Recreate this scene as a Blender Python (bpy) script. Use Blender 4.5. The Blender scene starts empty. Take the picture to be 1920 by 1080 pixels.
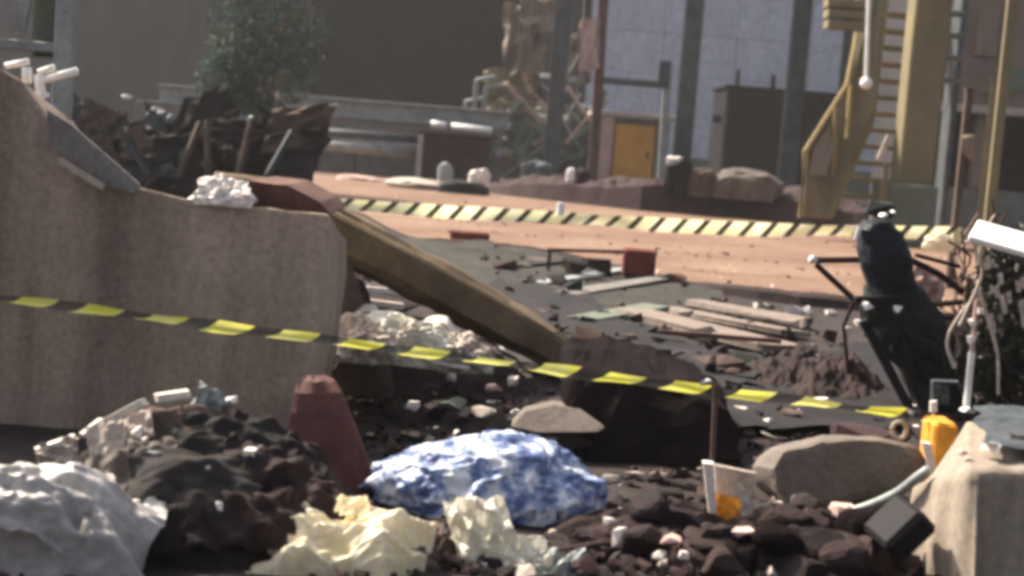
import bpy, bmesh, math, random
from mathutils import Vector, Matrix, noise as mnoise
R = math.radians
SC = bpy.context.scene
COL = SC.collection

# ------------------------------------------------------------------ camera, sky, sun, exposure
FPX, CX, CY, CAM_H = 3000.0, 960.0, 540.0, 0.85
PITCH = math.atan((540 - 255) / FPX)
ROLL = R(4.5)
X0 = Vector((1, 0, 0))
FW = Vector((0, math.cos(PITCH), -math.sin(PITCH)))
U0 = Vector((0, math.sin(PITCH), math.cos(PITCH)))
CR = X0 * math.cos(ROLL) + U0 * math.sin(ROLL)
CU = -X0 * math.sin(ROLL) + U0 * math.cos(ROLL)
EYE = Vector((0, 0, CAM_H))
cam_data = bpy.data.cameras.new('camera')
cam = bpy.data.objects.new('camera', cam_data)
COL.objects.link(cam)
cam.matrix_world = Matrix(((CR.x, CU.x, -FW.x, EYE.x), (CR.y, CU.y, -FW.y, EYE.y), (CR.z, CU.z, -FW.z, EYE.z), (0, 0, 0, 1)))
cam_data.sensor_width = 36.0
cam_data.lens = 36.0 * FPX / 1920.0
cam_data.clip_start = 0.05
cam_data.clip_end = 2000
cam_data.dof.use_dof = True
cam_data.dof.focus_distance = 4.8
cam_data.dof.aperture_fstop = 4.5
SC.camera = cam

SUN_AZ, SUN_EL = R(-50), R(44)          # azimuth from +Y towards +X
world = bpy.data.worlds.new('World')
SC.world = world
world.use_nodes = True
wn = world.node_tree
sky = wn.nodes.new('ShaderNodeTexSky')
sky.sky_type = 'NISHITA'
sky.sun_disc = False
sky.sun_elevation = SUN_EL
sky.sun_rotation = SUN_AZ
sky.dust_density = 6.0
sky.air_density = 0.7
sky.ozone_density = 0.6
bg = wn.nodes['Background']
bg.inputs['Strength'].default_value = 0.115
hs = wn.nodes.new('ShaderNodeHueSaturation')
hs.inputs['Saturation'].default_value = 0.5      # dusty, whitish sky
wn.links.new(sky.outputs[0], hs.inputs['Color'])
wn.links.new(hs.outputs[0], bg.inputs['Color'])
sun_data = bpy.data.lights.new('sun', 'SUN')
sun_data.energy = 5.0
sun_data.angle = R(0.6)
sun_data.color = (1.0, 0.88, 0.72)
sun = bpy.data.objects.new('sun', sun_data)
COL.objects.link(sun)
SD = Vector((math.sin(SUN_AZ) * math.cos(SUN_EL), math.cos(SUN_AZ) * math.cos(SUN_EL), math.sin(SUN_EL)))
sun.rotation_euler = SD.to_track_quat('Z', 'Y').to_euler()
vs = SC.view_settings
vs.view_transform = 'Standard'
vs.look = 'None'
vs.exposure = 1.2
vs.gamma = 1.0
vs.use_curve_mapping = False
SC.render.engine = 'CYCLES'
SC.cycles.use_denoising = True
SC.cycles.max_bounces = 6
SC.cycles.filter_width = 4.0
SC.cycles.volume_step_rate = 4.0

# ------------------------------------------------------------------ pixel <-> place helpers
def ray(px, py):
    return (FW + CR * ((px - CX) / FPX) + CU * ((CY - py) / FPX))
def P(px, py, d):
    r = ray(px, py)
    return EYE + r * (d / r.y)
def G(px, py, z=0.0):
    r = ray(px, py)
    return EYE + r * ((z - CAM_H) / r.z)
def S(d):
    return d / FPX

# ------------------------------------------------------------------ materials
def rgb(h):
    h = h.lstrip('#')
    out = []
    for i in (0, 2, 4):
        c = int(h[i:i + 2], 16) / 255
        out.append(c / 12.92 if c <= 0.04045 else ((c + 0.055) / 1.055) ** 2.4)
    return (*out, 1)
MATS = {}
def mat(name, c1, c2=None, scale=6.0, rough=0.85, bump=0.3, metal=0.0, c3=None, fine=60.0, bdist=0.01, trans=0.0, stretch=None, spec=0.12):
    m = bpy.data.materials.new(name)
    m.use_nodes = True
    nt = m.node_tree
    b = nt.nodes['Principled BSDF']
    b.inputs['Roughness'].default_value = rough
    b.inputs['Metallic'].default_value = metal
    b.inputs['Specular IOR Level'].default_value = spec
    tc = nt.nodes.new('ShaderNodeTexCoord')
    oi = nt.nodes.new('ShaderNodeObjectInfo')
    off = nt.nodes.new('ShaderNodeVectorMath'); off.operation = 'MULTIPLY_ADD'
    cmb = nt.nodes.new('ShaderNodeCombineXYZ')
    for k in range(3):
        nt.links.new(oi.outputs['Random'], cmb.inputs[k])
    nt.links.new(cmb.outputs[0], off.inputs[0])
    off.inputs[1].default_value = (17, 31, 23)
    nt.links.new(tc.outputs['Object'], off.inputs[2])
    src = off.outputs[0]
    if stretch:
        mp = nt.nodes.new('ShaderNodeMapping'); mp.inputs['Scale'].default_value = stretch
        nt.links.new(src, mp.inputs['Vector']); src = mp.outputs[0]
    n1 = nt.nodes.new('ShaderNodeTexNoise'); n1.inputs['Scale'].default_value = scale
    n1.inputs['Detail'].default_value = 8; n1.inputs['Roughness'].default_value = 0.62
    nt.links.new(src, n1.inputs['Vector'])
    n2 = nt.nodes.new('ShaderNodeTexNoise'); n2.inputs['Scale'].default_value = fine
    n2.inputs['Detail'].default_value = 4
    nt.links.new(off.outputs[0], n2.inputs['Vector'])
    cr = nt.nodes.new('ShaderNodeValToRGB')
    e = cr.color_ramp.elements
    e[0].position = 0.36; e[0].color = rgb(c1)
    e[1].position = 0.64; e[1].color = rgb(c2 or c1)
    if c3:
        x = cr.color_ramp.elements.new(0.74); x.color = rgb(c3)
    nt.links.new(n1.outputs['Fac'], cr.inputs['Fac'])
    mx = nt.nodes.new('ShaderNodeMix'); mx.data_type = 'RGBA'; mx.blend_type = 'OVERLAY'
    mx.inputs['Factor'].default_value = 0.45
    nt.links.new(cr.outputs[0], mx.inputs[6])
    nt.links.new(n2.outputs['Fac'], mx.inputs[7])
    nt.links.new(mx.outputs[2], b.inputs['Base Color'])
    add = nt.nodes.new('ShaderNodeMath'); add.operation = 'MULTIPLY_ADD'
    nt.links.new(n2.outputs['Fac'], add.inputs[0]); add.inputs[1].default_value = 0.4
    nt.links.new(n1.outputs['Fac'], add.inputs[2])
    bp = nt.nodes.new('ShaderNodeBump'); bp.inputs['Strength'].default_value = bump; bp.inputs['Distance'].default_value = bdist
    nt.links.new(add.outputs[0], bp.inputs['Height'])
    nt.links.new(bp.outputs[0], b.inputs['Normal'])
    if trans > 0:
        tr = nt.nodes.new('ShaderNodeBsdfTranslucent')
        nt.links.new(mx.outputs[2], tr.inputs['Color'])
        ms = nt.nodes.new('ShaderNodeMixShader'); ms.inputs[0].default_value = trans
        nt.links.new(b.outputs[0], ms.inputs[1]); nt.links.new(tr.outputs[0], ms.inputs[2])
        nt.links.new(ms.outputs[0], nt.nodes['Material Output'].inputs['Surface'])
    MATS[name] = m
    return m

mat('earth', '#2b2524', '#383130', 2.2, 0.95, 0.6, c3='#4a413c', fine=25, bdist=0.03)
mat('road_earth', '#664f43', '#7b6556', .8, 0.95, 0.5, c3='#928272', fine=18, bdist=0.02)
mat('shade_ground', '#252624', '#3a3732', 3.4, 0.85, 0.8, c3='#544c43', fine=22, bdist=0.02)  # cast shade on the ground, put into a dark colour
mat('concrete', '#72645a', '#a49384', 1.6, 0.92, 0.4, c3='#88766a', fine=70, stretch=(2.4, 2.4, .45))
mat('concrete_pale', '#766c62', '#8b8074', 3.5, 0.9, 0.3, fine=50, stretch=(2.5, 2.5, .5))
mat('concrete_grey', '#66625e', '#787470', 4.0, 0.9, 0.35, fine=50)
mat('plaster_white', '#c9bfb8', '#e2dad2', 12, 0.85, 0.4, fine=90)
mat('white_paint', '#dedcd8', '#efeeea', 9, 0.45, 0.1)
mat('panel_pale', '#b2b6c2', '#c1c5d0', 0.8, 0.8, 0.1, c3='#a2a8b5', fine=8, stretch=(1.5, 1.5, .4))
mat('plinth_green', '#5f6660', '#6f756c', 2, 0.9, 0.2)
mat('steel_dark', '#3f4448', '#52575a', 4, 0.6, 0.1, metal=0.2)
mat('steel_grey', '#7d8283', '#949896', 5, 0.55, 0.1, metal=0.3)
mat('steel_green', '#596055', '#666c60', 2, 0.7, 0.1)
mat('steel_black', '#131114', '#1b181c', 1.4, 0.7, 0.15)
mat('steel_navy', '#1c2027', '#272c33', 7, 0.6, 0.4, c3='#222b2a', metal=0.1)
mat('steel_moss', '#1f2422', '#2a302d', 9, 0.75, 0.4, c3='#40443c')
mat('olive', '#6c6550', '#7a7056', 1.8, 0.8, 0.1, c3='#64604c')
mat('ochre', '#b8843c', '#cb964a', 1.6, 0.7, 0.15)
mat('ochre_stair', '#786a4a', '#887752', 1.6, 0.85, 0.12, c3='#6c6148')
mat('orange_clay', '#b87a2a', '#d6963c', 14, 0.8, 0.3)
mat('tan_wall', '#6f6259', '#7e7065', 1.2, 0.9, 0.2, c3='#625750', stretch=(1, 1, .4))
mat('rust', '#4a3531', '#63483f', 9, 0.85, 0.4, c3='#75564a')
mat('rust_dark', '#2c2021', '#3a2a2b', 5, 0.85, 0.4)
mat('brick_red', '#5c2f28', '#74403a', 12, 0.9, 0.4)
mat('duct_rust', '#5d4f3f', '#7a6851', 5, 0.7, 0.4, c3='#524036', metal=0.0, stretch=(1, 1, 1))
mat('red_board', '#472726', '#5c3531', 7, 0.85, 0.5, c3='#73544c', spec=0.4)
mat('shed_clad', '#544e4c', '#645e5b', 0.5, 0.85, 0.1, c3='#6d6763', stretch=(1, 1, .3))
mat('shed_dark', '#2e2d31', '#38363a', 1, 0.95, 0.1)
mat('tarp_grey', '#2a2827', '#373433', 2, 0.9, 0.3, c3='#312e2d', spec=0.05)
mat('slab_grey', '#5c544f', '#6f6761', 5, 0.9, 0.45, c3='#5c514b', fine=60)
mat('char', '#1e191a', '#2a2324', 8, 0.92, 0.6, c3='#352d2c', bdist=0.02)
mat('char_warm', '#282020', '#352a29', 9, 0.92, 0.6, c3='#453936', bdist=0.02)
mat('highlight_tan', '#a58f6e', '#bba684', 9, 0.7, 0.3)  # painted highlight for the duct ridge
mat('soot_and_shade', '#141011', '#1c1617', 8, 0.9, 0.6, c3='#282122', bdist=0.02, spec=0.02)  # near black for the shadow at the duct end and some rubble chunks
mat('shade_and_debris', '#19181a', '#282527', 4, 0.8, 0.8, c3='#3a3433', bdist=0.02)  # deeper ground shade as colour, also used on loose debris
mat('stone_brown', '#4a3e38', '#5a4d46', 9, 0.92, 0.5)
mat('stone_pale', '#9b8f85', '#b5a99e', 10, 0.9, 0.4)
mat('stone_pink', '#a78b84', '#bfa39a', 10, 0.9, 0.4)
mat('pale_strip', '#c9c1b8', '#ded7cd', 10, 0.6, 0.2, trans=0.15)
mat('sack_grey', '#8a8684', '#a09c9a', 5, 0.45, 0.3, c3='#716d6b', spec=0.6)
mat('paper_yellow', '#dfd1ab', '#f1e9d2', 9, 0.8, 0.25, c3='#bd9a66', trans=0.2)
mat('paper_cream', '#c9c4b4', '#e0dccd', 7, 0.75, 0.25, c3='#a39b86', trans=0.2)
mat('bag_blue', '#475781', '#8295bd', 19, 0.42, 0.4, c3='#d6dae0', fine=30, trans=0.15, spec=0.3)
for nd in MATS['bag_blue'].node_tree.nodes:
    if nd.type == 'VALTORGB':
        for el, ps in zip(nd.color_ramp.elements, (.41, .5, .585)): el.position = ps
mat('leaf', '#4a5a36', '#5f7046', 5, 0.6, 0.1, trans=0.25)
mat('leaf_grey', '#3a4a42', '#4b5a4f', 3, 0.7, 0.1, trans=0.25)
mat('leaf_dark', '#262620', '#38382f', 6, 0.6, 0.2, trans=0.1, spec=0.3)
mat('twig', '#5b4d41', '#786756', 12, 0.85, 0.3)
mat('plank', '#6b6059', '#7f736b', 5, 0.85, 0.3, stretch=(1, 6, 1))

def tape_material(name, yellow, period, duty, slant, see):
    m = bpy.data.materials.new(name); m.use_nodes = True
    nt = m.node_tree
    b = nt.nodes['Principled BSDF']
    uv = nt.nodes.new('ShaderNodeUVMap'); uv.uv_map = 'UVMap'
    sep = nt.nodes.new('ShaderNodeSeparateXYZ'); nt.links.new(uv.outputs[0], sep.inputs[0])
    ma = nt.nodes.new('ShaderNodeMath'); ma.operation = 'MULTIPLY_ADD'
    nt.links.new(sep.outputs['Y'], ma.inputs[0]); ma.inputs[1].default_value = slant
    dv = nt.nodes.new('ShaderNodeMath'); dv.operation = 'DIVIDE'
    nt.links.new(sep.outputs['X'], dv.inputs[0]); dv.inputs[1].default_value = period
    nt.links.new(dv.outputs[0], ma.inputs[2])
    fr = nt.nodes.new('ShaderNodeMath'); fr.operation = 'FRACT'; nt.links.new(ma.outputs[0], fr.inputs[0])
    lt = nt.nodes.new('ShaderNodeMath'); lt.operation = 'LESS_THAN'; nt.links.new(fr.outputs[0], lt.inputs[0]); lt.inputs[1].default_value = duty
    nz = nt.nodes.new('ShaderNodeTexNoise'); nz.inputs['Scale'].default_value = 9
    tcn = nt.nodes.new('ShaderNodeTexCoord'); nt.links.new(tcn.outputs['Object'], nz.inputs['Vector'])
    cy = nt.nodes.new('ShaderNodeValToRGB')
    cy.color_ramp.elements[0].color = rgb(yellow[0]); cy.color_ramp.elements[0].position = .4
    cy.color_ramp.elements[1].color = rgb(yellow[1]); cy.color_ramp.elements[1].position = .6
    nt.links.new(nz.outputs['Fac'], cy.inputs['Fac'])
    mc = nt.nodes.new('ShaderNodeMix'); mc.data_type = 'RGBA'
    nt.links.new(lt.outputs[0], mc.inputs['Factor']); mc.inputs[6].default_value = rgb('#2a2722')
    nt.links.new(cy.outputs[0], mc.inputs[7]); nt.links.new(mc.outputs[2], b.inputs['Base Color'])
    b.inputs['Roughness'].default_value = 0.4
    tr = nt.nodes.new('ShaderNodeBsdfTranslucent'); nt.links.new(mc.outputs[2], tr.inputs['Color'])
    ms = nt.nodes.new('ShaderNodeMixShader'); ms.inputs[0].default_value = 0.55
    nt.links.new(b.outputs[0], ms.inputs[1]); nt.links.new(tr.outputs[0], ms.inputs[2])
    tp = nt.nodes.new('ShaderNodeBsdfTransparent')
    m2 = nt.nodes.new('ShaderNodeMixShader')
    mm = nt.nodes.new('ShaderNodeMath'); mm.operation = 'MULTIPLY_ADD'      # film is clearer where the dark ink is
    nt.links.new(lt.outputs[0], mm.inputs[0]); mm.inputs[1].default_value = -see; mm.inputs[2].default_value = see
    nt.links.new(mm.outputs[0], m2.inputs[0])
    nt.links.new(ms.outputs[0], m2.inputs[1]); nt.links.new(tp.outputs[0], m2.inputs[2])
    nt.links.new(m2.outputs[0], nt.nodes['Material Output'].inputs['Surface'])
    MATS[name] = m

# ------------------------------------------------------------------ object helpers
ORG = {}
def emit(name, verts, faces, m, parent=None, smooth=False, origin=None, uvs=None, mats=None, mat_idx=None):
    """links ONE mesh object; verts are world points, the origin is moved to the base centre"""
    verts = [Vector(v) for v in verts]
    if origin is None:
        if verts:
            xs = [v.x for v in verts]; ys = [v.y for v in verts]; zs = [v.z for v in verts]
            origin = Vector(((min(xs) + max(xs)) / 2, (min(ys) + max(ys)) / 2, min(zs)))
        else:
            origin = Vector()
    me = bpy.data.meshes.new(name)
    me.from_pydata([v - origin for v in verts], [], faces)
    for mm in (mats or [m]):
        me.materials.append(MATS[mm])
    if mat_idx:
        me.polygons.foreach_set('material_index', mat_idx)
    if smooth:
        me.polygons.foreach_set('use_smooth', [True] * len(me.polygons))
    if uvs:
        ul = me.uv_layers.new(name='UVMap')
        for li, loop in enumerate(me.loops):
            ul.data[li].uv = uvs[loop.vertex_index]
    me.update()
    o = bpy.data.objects.new(name, me)
    COL.objects.link(o)
    po = Vector()
    if parent is not None:
        o.parent = parent
        po = ORG[parent.name]
    o.location = origin - po
    ORG[o.name] = origin
    return o
def tag(o, label, cat, group=None):
    o['label'] = label; o['category'] = cat; o['kind'] = 'thing'
    if group: o['group'] = group
    return o
def struct(o, kind='structure'):
    o['kind'] = kind
    return o
def thing(name, label, cat, loc, group=None):
    o = bpy.data.objects.new(name, None)
    COL.objects.link(o)
    o.location = Vector(loc); o.empty_display_size = 0.1
    ORG[o.name] = Vector(loc)
    return tag(o, label, cat, group)

def bm_out(bm):
    bm.verts.ensure_lookup_table(); bm.verts.index_update()
    v = [x.co.copy() for x in bm.verts]
    f = [[a.index for a in x.verts] for x in bm.faces]
    bm.free()
    return v, f
def bevel_bm(bm, w, seg=1):
    if w > 0:
        bmesh.ops.bevel(bm, geom=list(bm.edges), offset=w, segments=seg, profile=0.6, affect='EDGES', clamp_overlap=True)
def frame(a, b, up=Vector((0, 0, 1))):
    z = (b - a).normalized()
    if abs(z.dot(up)) > 0.98: up = Vector((0, 1, 0))
    x = up.cross(z).normalized(); y = z.cross(x)
    return x, y, z
def beam(a, b, w, h, bev=0.0, up=Vector((0, 0, 1)), jit=0.0, seed=0):
    """box from a to b: w across, h along 'up'"""
    a, b = Vector(a), Vector(b)
    x, y, z = frame(a, b, up)
    rnd = random.Random(seed)
    bm = bmesh.new()
    vs_ = []
    for p in (a, b):
        for sx, sy in ((-1, -1), (1, -1), (1, 1), (-1, 1)):
            q = p + x * (sx * w / 2) + y * (sy * h / 2)
            if jit: q += Vector([rnd.uniform(-jit, jit) for _ in range(3)])
            vs_.append(bm.verts.new(q))
    for f in ((0, 3, 2, 1), (4, 5, 6, 7), (0, 1, 5, 4), (1, 2, 6, 5), (2, 3, 7, 6), (3, 0, 4, 7)):
        bm.faces.new([vs_[i] for i in f])
    bevel_bm(bm, bev)
    return bm_out(bm)
def box(c0, c1, bev=0.0):
    bm = bmesh.new()
    x0, y0, z0 = c0; x1, y1, z1 = c1
    vs_ = [bm.verts.new(p) for p in ((x0, y0, z0), (x1, y0, z0), (x1, y1, z0), (x0, y1, z0), (x0, y0, z1), (x1, y0, z1), (x1, y1, z1), (x0, y1, z1))]
    for f in ((0, 3, 2, 1), (4, 5, 6, 7), (0, 1, 5, 4), (1, 2, 6, 5), (2, 3, 7, 6), (3, 0, 4, 7)):
        bm.faces.new([vs_[i] for i in f])
    bevel_bm(bm, bev)
    return bm_out(bm)
def smooth_path(pts, n=8):
    pts = [Vector(p) for p in pts]
    if len(pts) < 3: return pts
    out = []
    ext = [pts[0] * 2 - pts[1]] + pts + [pts[-1] * 2 - pts[-2]]
    for i in range(1, len(ext) - 2):
        p0, p1, p2, p3 = ext[i - 1:i + 3]
        for k in range(n):
            t = k / n
            out.append(0.5 * ((2 * p1) + (p2 - p0) * t + (2 * p0 - 5 * p1 + 4 * p2 - p3) * t * t + (3 * p1 - p0 - 3 * p2 + p3) * t ** 3))
    out.append(pts[-1])
    return out
def tube(pts, r, n=8, curve=0, caps=True):
    pts = [Vector(p) for p in pts]
    if curve: pts = smooth_path(pts, curve)
    rs = r if isinstance(r, (list, tuple)) else None
    V, Fc = [], []
    up = Vector((0.13, 0.2, 1))
    for i, p in enumerate(pts):
        t = (pts[min(i + 1, len(pts) - 1)] - pts[max(i - 1, 0)]).normalized()
        x = up.cross(t)
        if x.length < 0.1: x = Vector((1, 0, 0)).cross(t)
        x.normalize(); y = t.cross(x)
        if rs:
            s = i / max(len(pts) - 1, 1) * (len(rs) - 1); k = min(int(s), len(rs) - 2); rr = rs[k] + (rs[k + 1] - rs[k]) * (s - k)
        else: rr = r
        for j in range(n):
            a = 2 * math.pi * j / n
            V.append(p + x * (math.cos(a) * rr) + y * (math.sin(a) * rr))
    for i in range(len(pts) - 1):
        for j in range(n):
            j2 = (j + 1) % n
            Fc.append((i * n + j, i * n + j2, (i + 1) * n + j2, (i + 1) * n + j))
    if caps:
        Fc.append(tuple(range(n - 1, -1, -1))); Fc.append(tuple((len(pts) - 1) * n + j for j in range(n)))
    return V, Fc
def join(*parts):
    V, Fc = [], []
    for v, f in parts:
        o = len(V); V += list(v); Fc += [tuple(i + o for i in g) for g in f]
    return V, Fc
def nz(p, s, seed=0.0):
    return mnoise.fractal(Vector((p[0] * s + seed * 7.1, p[1] * s + seed * 3.3, p[2] * s - seed * 5.7)), 0.9, 2.1, 4)
def prism(poly, d, thick, bev=0.0, slope=0.0, rough=0.0, seed=0, cuts=0, drop=0.0):
    """solid whose front outline (pixels at distance d) is extruded away from the camera by thick metres; slope tilts the top back"""
    bm = bmesh.new()
    zs = [P(x, y, d).z for x, y in poly]; z0 = min(zs)
    front = []
    for (x, y) in poly:
        p = P(x, y, d)
        front.append(bm.verts.new(P(x, y, d + slope * (p.z - z0))))
    f = bm.faces.new(front)
    back = bmesh.ops.extrude_face_region(bm, geom=[f])
    bv = [g for g in back['geom'] if isinstance(g, bmesh.types.BMVert)]
    bmesh.ops.translate(bm, verts=bv, vec=(0, thick, -drop))
    bmesh.ops.recalc_face_normals(bm, faces=bm.faces)
    bevel_bm(bm, bev, 2)
    if cuts or rough:
        bmesh.ops.triangulate(bm, faces=bm.faces)
        bmesh.ops.subdivide_edges(bm, edges=list(bm.edges), cuts=max(cuts, 1), use_grid_fill=True)
        for v in bm.verts:
            n = Vector((nz(v.co, 6, seed), nz(v.co, 6, seed + 2), nz(v.co, 6, seed + 4)))
            v.co += n * rough
    return bm_out(bm)
def hull(c, dims, seed, n=14, rot=None, flat=0.0):
    """angular stone: convex hull of random points in a box, resting on c.z"""
    rnd = random.Random(seed)
    bm = bmesh.new()
    for _ in range(n):
        p = Vector([rnd.uniform(-1, 1) for _ in range(3)])
        k = max(abs(p.x), abs(p.y), abs(p.z)); p = p / k * rnd.uniform(0.78, 1.0)
        bm.verts.new(p)
    r = bmesh.ops.convex_hull(bm, input=bm.verts)
    bmesh.ops.delete(bm, geom=[g for g in r['geom_interior'] if isinstance(g, bmesh.types.BMVert)], context='VERTS')
    v, f = bm_out(bm)
    rz = rnd.uniform(0, 6.28) if rot is None else rot
    ca, sa = math.cos(rz), math.sin(rz)
    out = []
    for p in v:
        x, y, z = p.x * dims[0] / 2, p.y * dims[1] / 2, (p.z + 1) * dims[2] / 2
        out.append(Vector((c[0] + x * ca - y * sa, c[1] + x * sa + y * ca, c[2] + z)))
    return out, f
def tri_wave(x):
    x = x - math.floor(x)
    return abs(x * 2 - 1)
def ridge(p, s, seed):
    return 1 - 2 * abs(mnoise.noise(Vector((p[0] * s + seed * 7.1, p[1] * s - seed * 3.7, p[2] * s + seed * 1.9))))
def crumple_blob(c, dims, seed, sub=5, amp=0.22, folds=9, flat=0.35, lump=0.25, fine=1.0, jit=0.0):
    """crumpled bag: lumpy body with sharp creases of several sizes and a flattened base"""
    rnd = random.Random(seed)
    bm = bmesh.new()
    bmesh.ops.create_icosphere(bm, subdivisions=sub, radius=1)
    fs = []
    for k in range(folds):
        n = Vector([rnd.gauss(0, 1) for _ in range(3)]).normalized()
        fs.append((n, rnd.uniform(.5, 1.6), rnd.random(), amp * rnd.uniform(.2, .55) / (1 + k * .3)))
    asp = Vector((1, dims[1] / dims[0], max(.5, dims[2] * 1.6 / dims[0])))
    for v in bm.verts:
        p = v.co.copy()
        q = Vector((p.x * asp.x, p.y * asp.y, p.z * asp.z))
        w = q + Vector((nz(q, 1.6, seed), nz(q, 1.6, seed + 3), nz(q, 1.6, seed + 6))) * 0.22
        r = 1 + lump * nz(p, 1.1, seed + 9)
        for n, fq, ph, a in fs:
            r += a * (0.5 - tri_wave(w.dot(n) * fq + ph))
        r += amp * (.34 * ridge(w, 2.3, seed + 1) + fine * (.24 * ridge(w, 4.9, seed + 2) + .15 * ridge(w, 10.5, seed + 3))) + rnd.uniform(-jit, jit)
        v.co = p * r
        if v.co.z < -flat: v.co.z = -flat + (v.co.z + flat) * 0.08
    v, f = bm_out(bm)
    zmin = min(p.z for p in v); zmax = max(p.z for p in v)
    return [Vector((c[0] + p.x * dims[0] / 2, c[1] + p.y * dims[1] / 2, c[2] + (p.z - zmin) / (zmax - zmin) * dims[2])) for p in v], f
def crumple_sheet(c, ax, ay, seed, n=36, amp=0.12, folds=8, bulge=0.0, ragged=0.12, thick=0.0):
    """crumpled sheet spanned by the vectors ax, ay round c"""
    rnd = random.Random(seed)
    ax, ay = Vector(ax), Vector(ay)
    nn = ax.cross(ay).normalized(); L = (ax.length + ay.length) / 2
    fs = []
    for k in range(folds):
        t = rnd.uniform(0, math.pi)
        fs.append((math.cos(t), math.sin(t), rnd.uniform(.5, 1.9), rnd.random(), amp * rnd.uniform(.4, 1) / (1 + k * .25)))
    V, Fc = [], []
    for i in range(n + 1):
        for j in range(n + 1):
            u, v = i / n * 2 - 1, j / n * 2 - 1
            k = 1 - ragged * (0.5 + mnoise.noise(Vector((math.atan2(v, u) * 2.2, seed, .5)))) * max(abs(u), abs(v)) ** 2
            uu, vv = u * k, v * k
            du = 0.12 * mnoise.noise(Vector((u * 2, v * 2, seed))); dv = 0.12 * mnoise.noise(Vector((u * 2, v * 2, seed + 9)))
            h = bulge * (1 - u * u) * (1 - v * v)
            for cx, cy, fq, ph, a in fs:
                h += a * (0.5 - tri_wave(((u + du) * cx + (v + dv) * cy) * fq + ph))
            h += amp * (.3 * ridge((u, v, 0), 2.1, seed) + .16 * ridge((u, v, 0), 4.7, seed + 1) + .08 * ridge((u, v, 0), 9.5, seed + 2)) - amp * .2
            V.append(Vector(c) + ax * (uu / 2) + ay * (vv / 2) + nn * (h * L))
    for i in range(n):
        for j in range(n):
            a = i * (n + 1) + j
            Fc.append((a, a + 1, a + n + 2, a + n + 1))
    if thick:
        m = len(V)
        V += [p - nn * thick for p in V]
        Fc += [tuple(reversed([i + m for i in f])) for f in Fc]
    return V, Fc
from mathutils.bvhtree import BVHTree
BV = {}
def keep(key, vf):
    BV[key] = BVHTree.FromPolygons([tuple(p) for p in vf[0]], [tuple(f) for f in vf[1]])
    return vf
def on(px, py, keys, lift=0.0, dflt=3.3):
    """the point of the named surfaces seen at a pixel, else a point at the default distance"""
    r = ray(px, py).normalized(); best = None
    for k in keys:
        h = BV[k].ray_cast(EYE, r)
        if h[0] is not None and (best is None or h[3] < best[1]): best = (h[0], h[3])
    if not best and dflt is None: return G(px, py, lift)
    p = best[0] if best else P(px, py, dflt)
    return p + Vector((0, 0, lift))
def mound(c, rx, ry, h, seed, n=40, rough=0.35, skew=0.0):
    V, Fc = [], []
    for i in range(n + 1):
        for j in range(n + 1):
            u, v = i / n * 2 - 1, j / n * 2 - 1
            r = math.hypot(u, v) * (1 + .25 * mnoise.noise(Vector((math.atan2(v, u) * 1.3, seed, 0))))
            k = max(0, 1 - r * r)
            p = Vector((c[0] + u * rx, c[1] + v * ry, 0))
            q = Vector((u * 2.5, v * 2.5, seed))
            z = h * (k ** 0.8) * (1 + rough * mnoise.fractal(q, .7, 2.2, 5)) * (1 + skew * u)
            V.append(Vector((p.x, p.y, c[2] - 0.03 + max(z, 0) + 0.012 * mnoise.noise(q * 6) * min(1, k * 8))))
    for i in range(n):
        for j in range(n):
            a = i * (n + 1) + j
            Fc.append((a, a + n + 1, a + n + 2, a + 1))
    return V, Fc
def rubble(name, regions, sizes, mats, seed, zfun=None):
    """loose small debris nobody could count: one mesh of angular chips"""
    rnd = random.Random(seed)
    protos = [hull((0, 0, 0), (1, 1, 1), 1000 + k, 9) for k in range(14)]
    V, Fc, MI = [], [], []
    for poly, n in regions:
        xs = [p[0] for p in poly]; ys = [p[1] for p in poly]
        k = 0
        while k < n:
            x, y = rnd.uniform(min(xs), max(xs)), rnd.uniform(min(ys), max(ys))
            ins = False
            for i in range(len(poly)):
                x1, y1 = poly[i]; x2, y2 = poly[i - 1]
                if (y1 > y) != (y2 > y) and x < (x2 - x1) * (y - y1) / (y2 - y1) + x1: ins = not ins
            if not ins: continue
            k += 1
            p = G(x, y)
            z = zfun(p.x, p.y) if zfun else 0.0
            s = sizes[0] + (sizes[1] - sizes[0]) * rnd.random() ** 3
            sx, sy, sz = s * rnd.uniform(.6, 1.6), s * rnd.uniform(.5, 1.1), s * rnd.uniform(.25, .8)
            pv, pf = rnd.choice(protos)
            q = Matrix.Rotation(rnd.uniform(0, 6.3), 3, 'Z') @ Matrix.Rotation(rnd.gauss(0, .35), 3, 'X')
            o = len(V)
            V += [q @ Vector((a.x * sx, a.y * sy, a.z * sz)) + Vector((p.x, p.y, z - 0.1 * sz)) for a in pv]
            Fc += [tuple(i + o for i in f) for f in pf]
            MI += [min(int(rnd.random() ** 1.7 * len(mats)), len(mats) - 1)] * len(pf)
    o = emit(name, V, Fc, None, mats=mats, mat_idx=MI)
    return struct(o, 'stuff')

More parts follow.
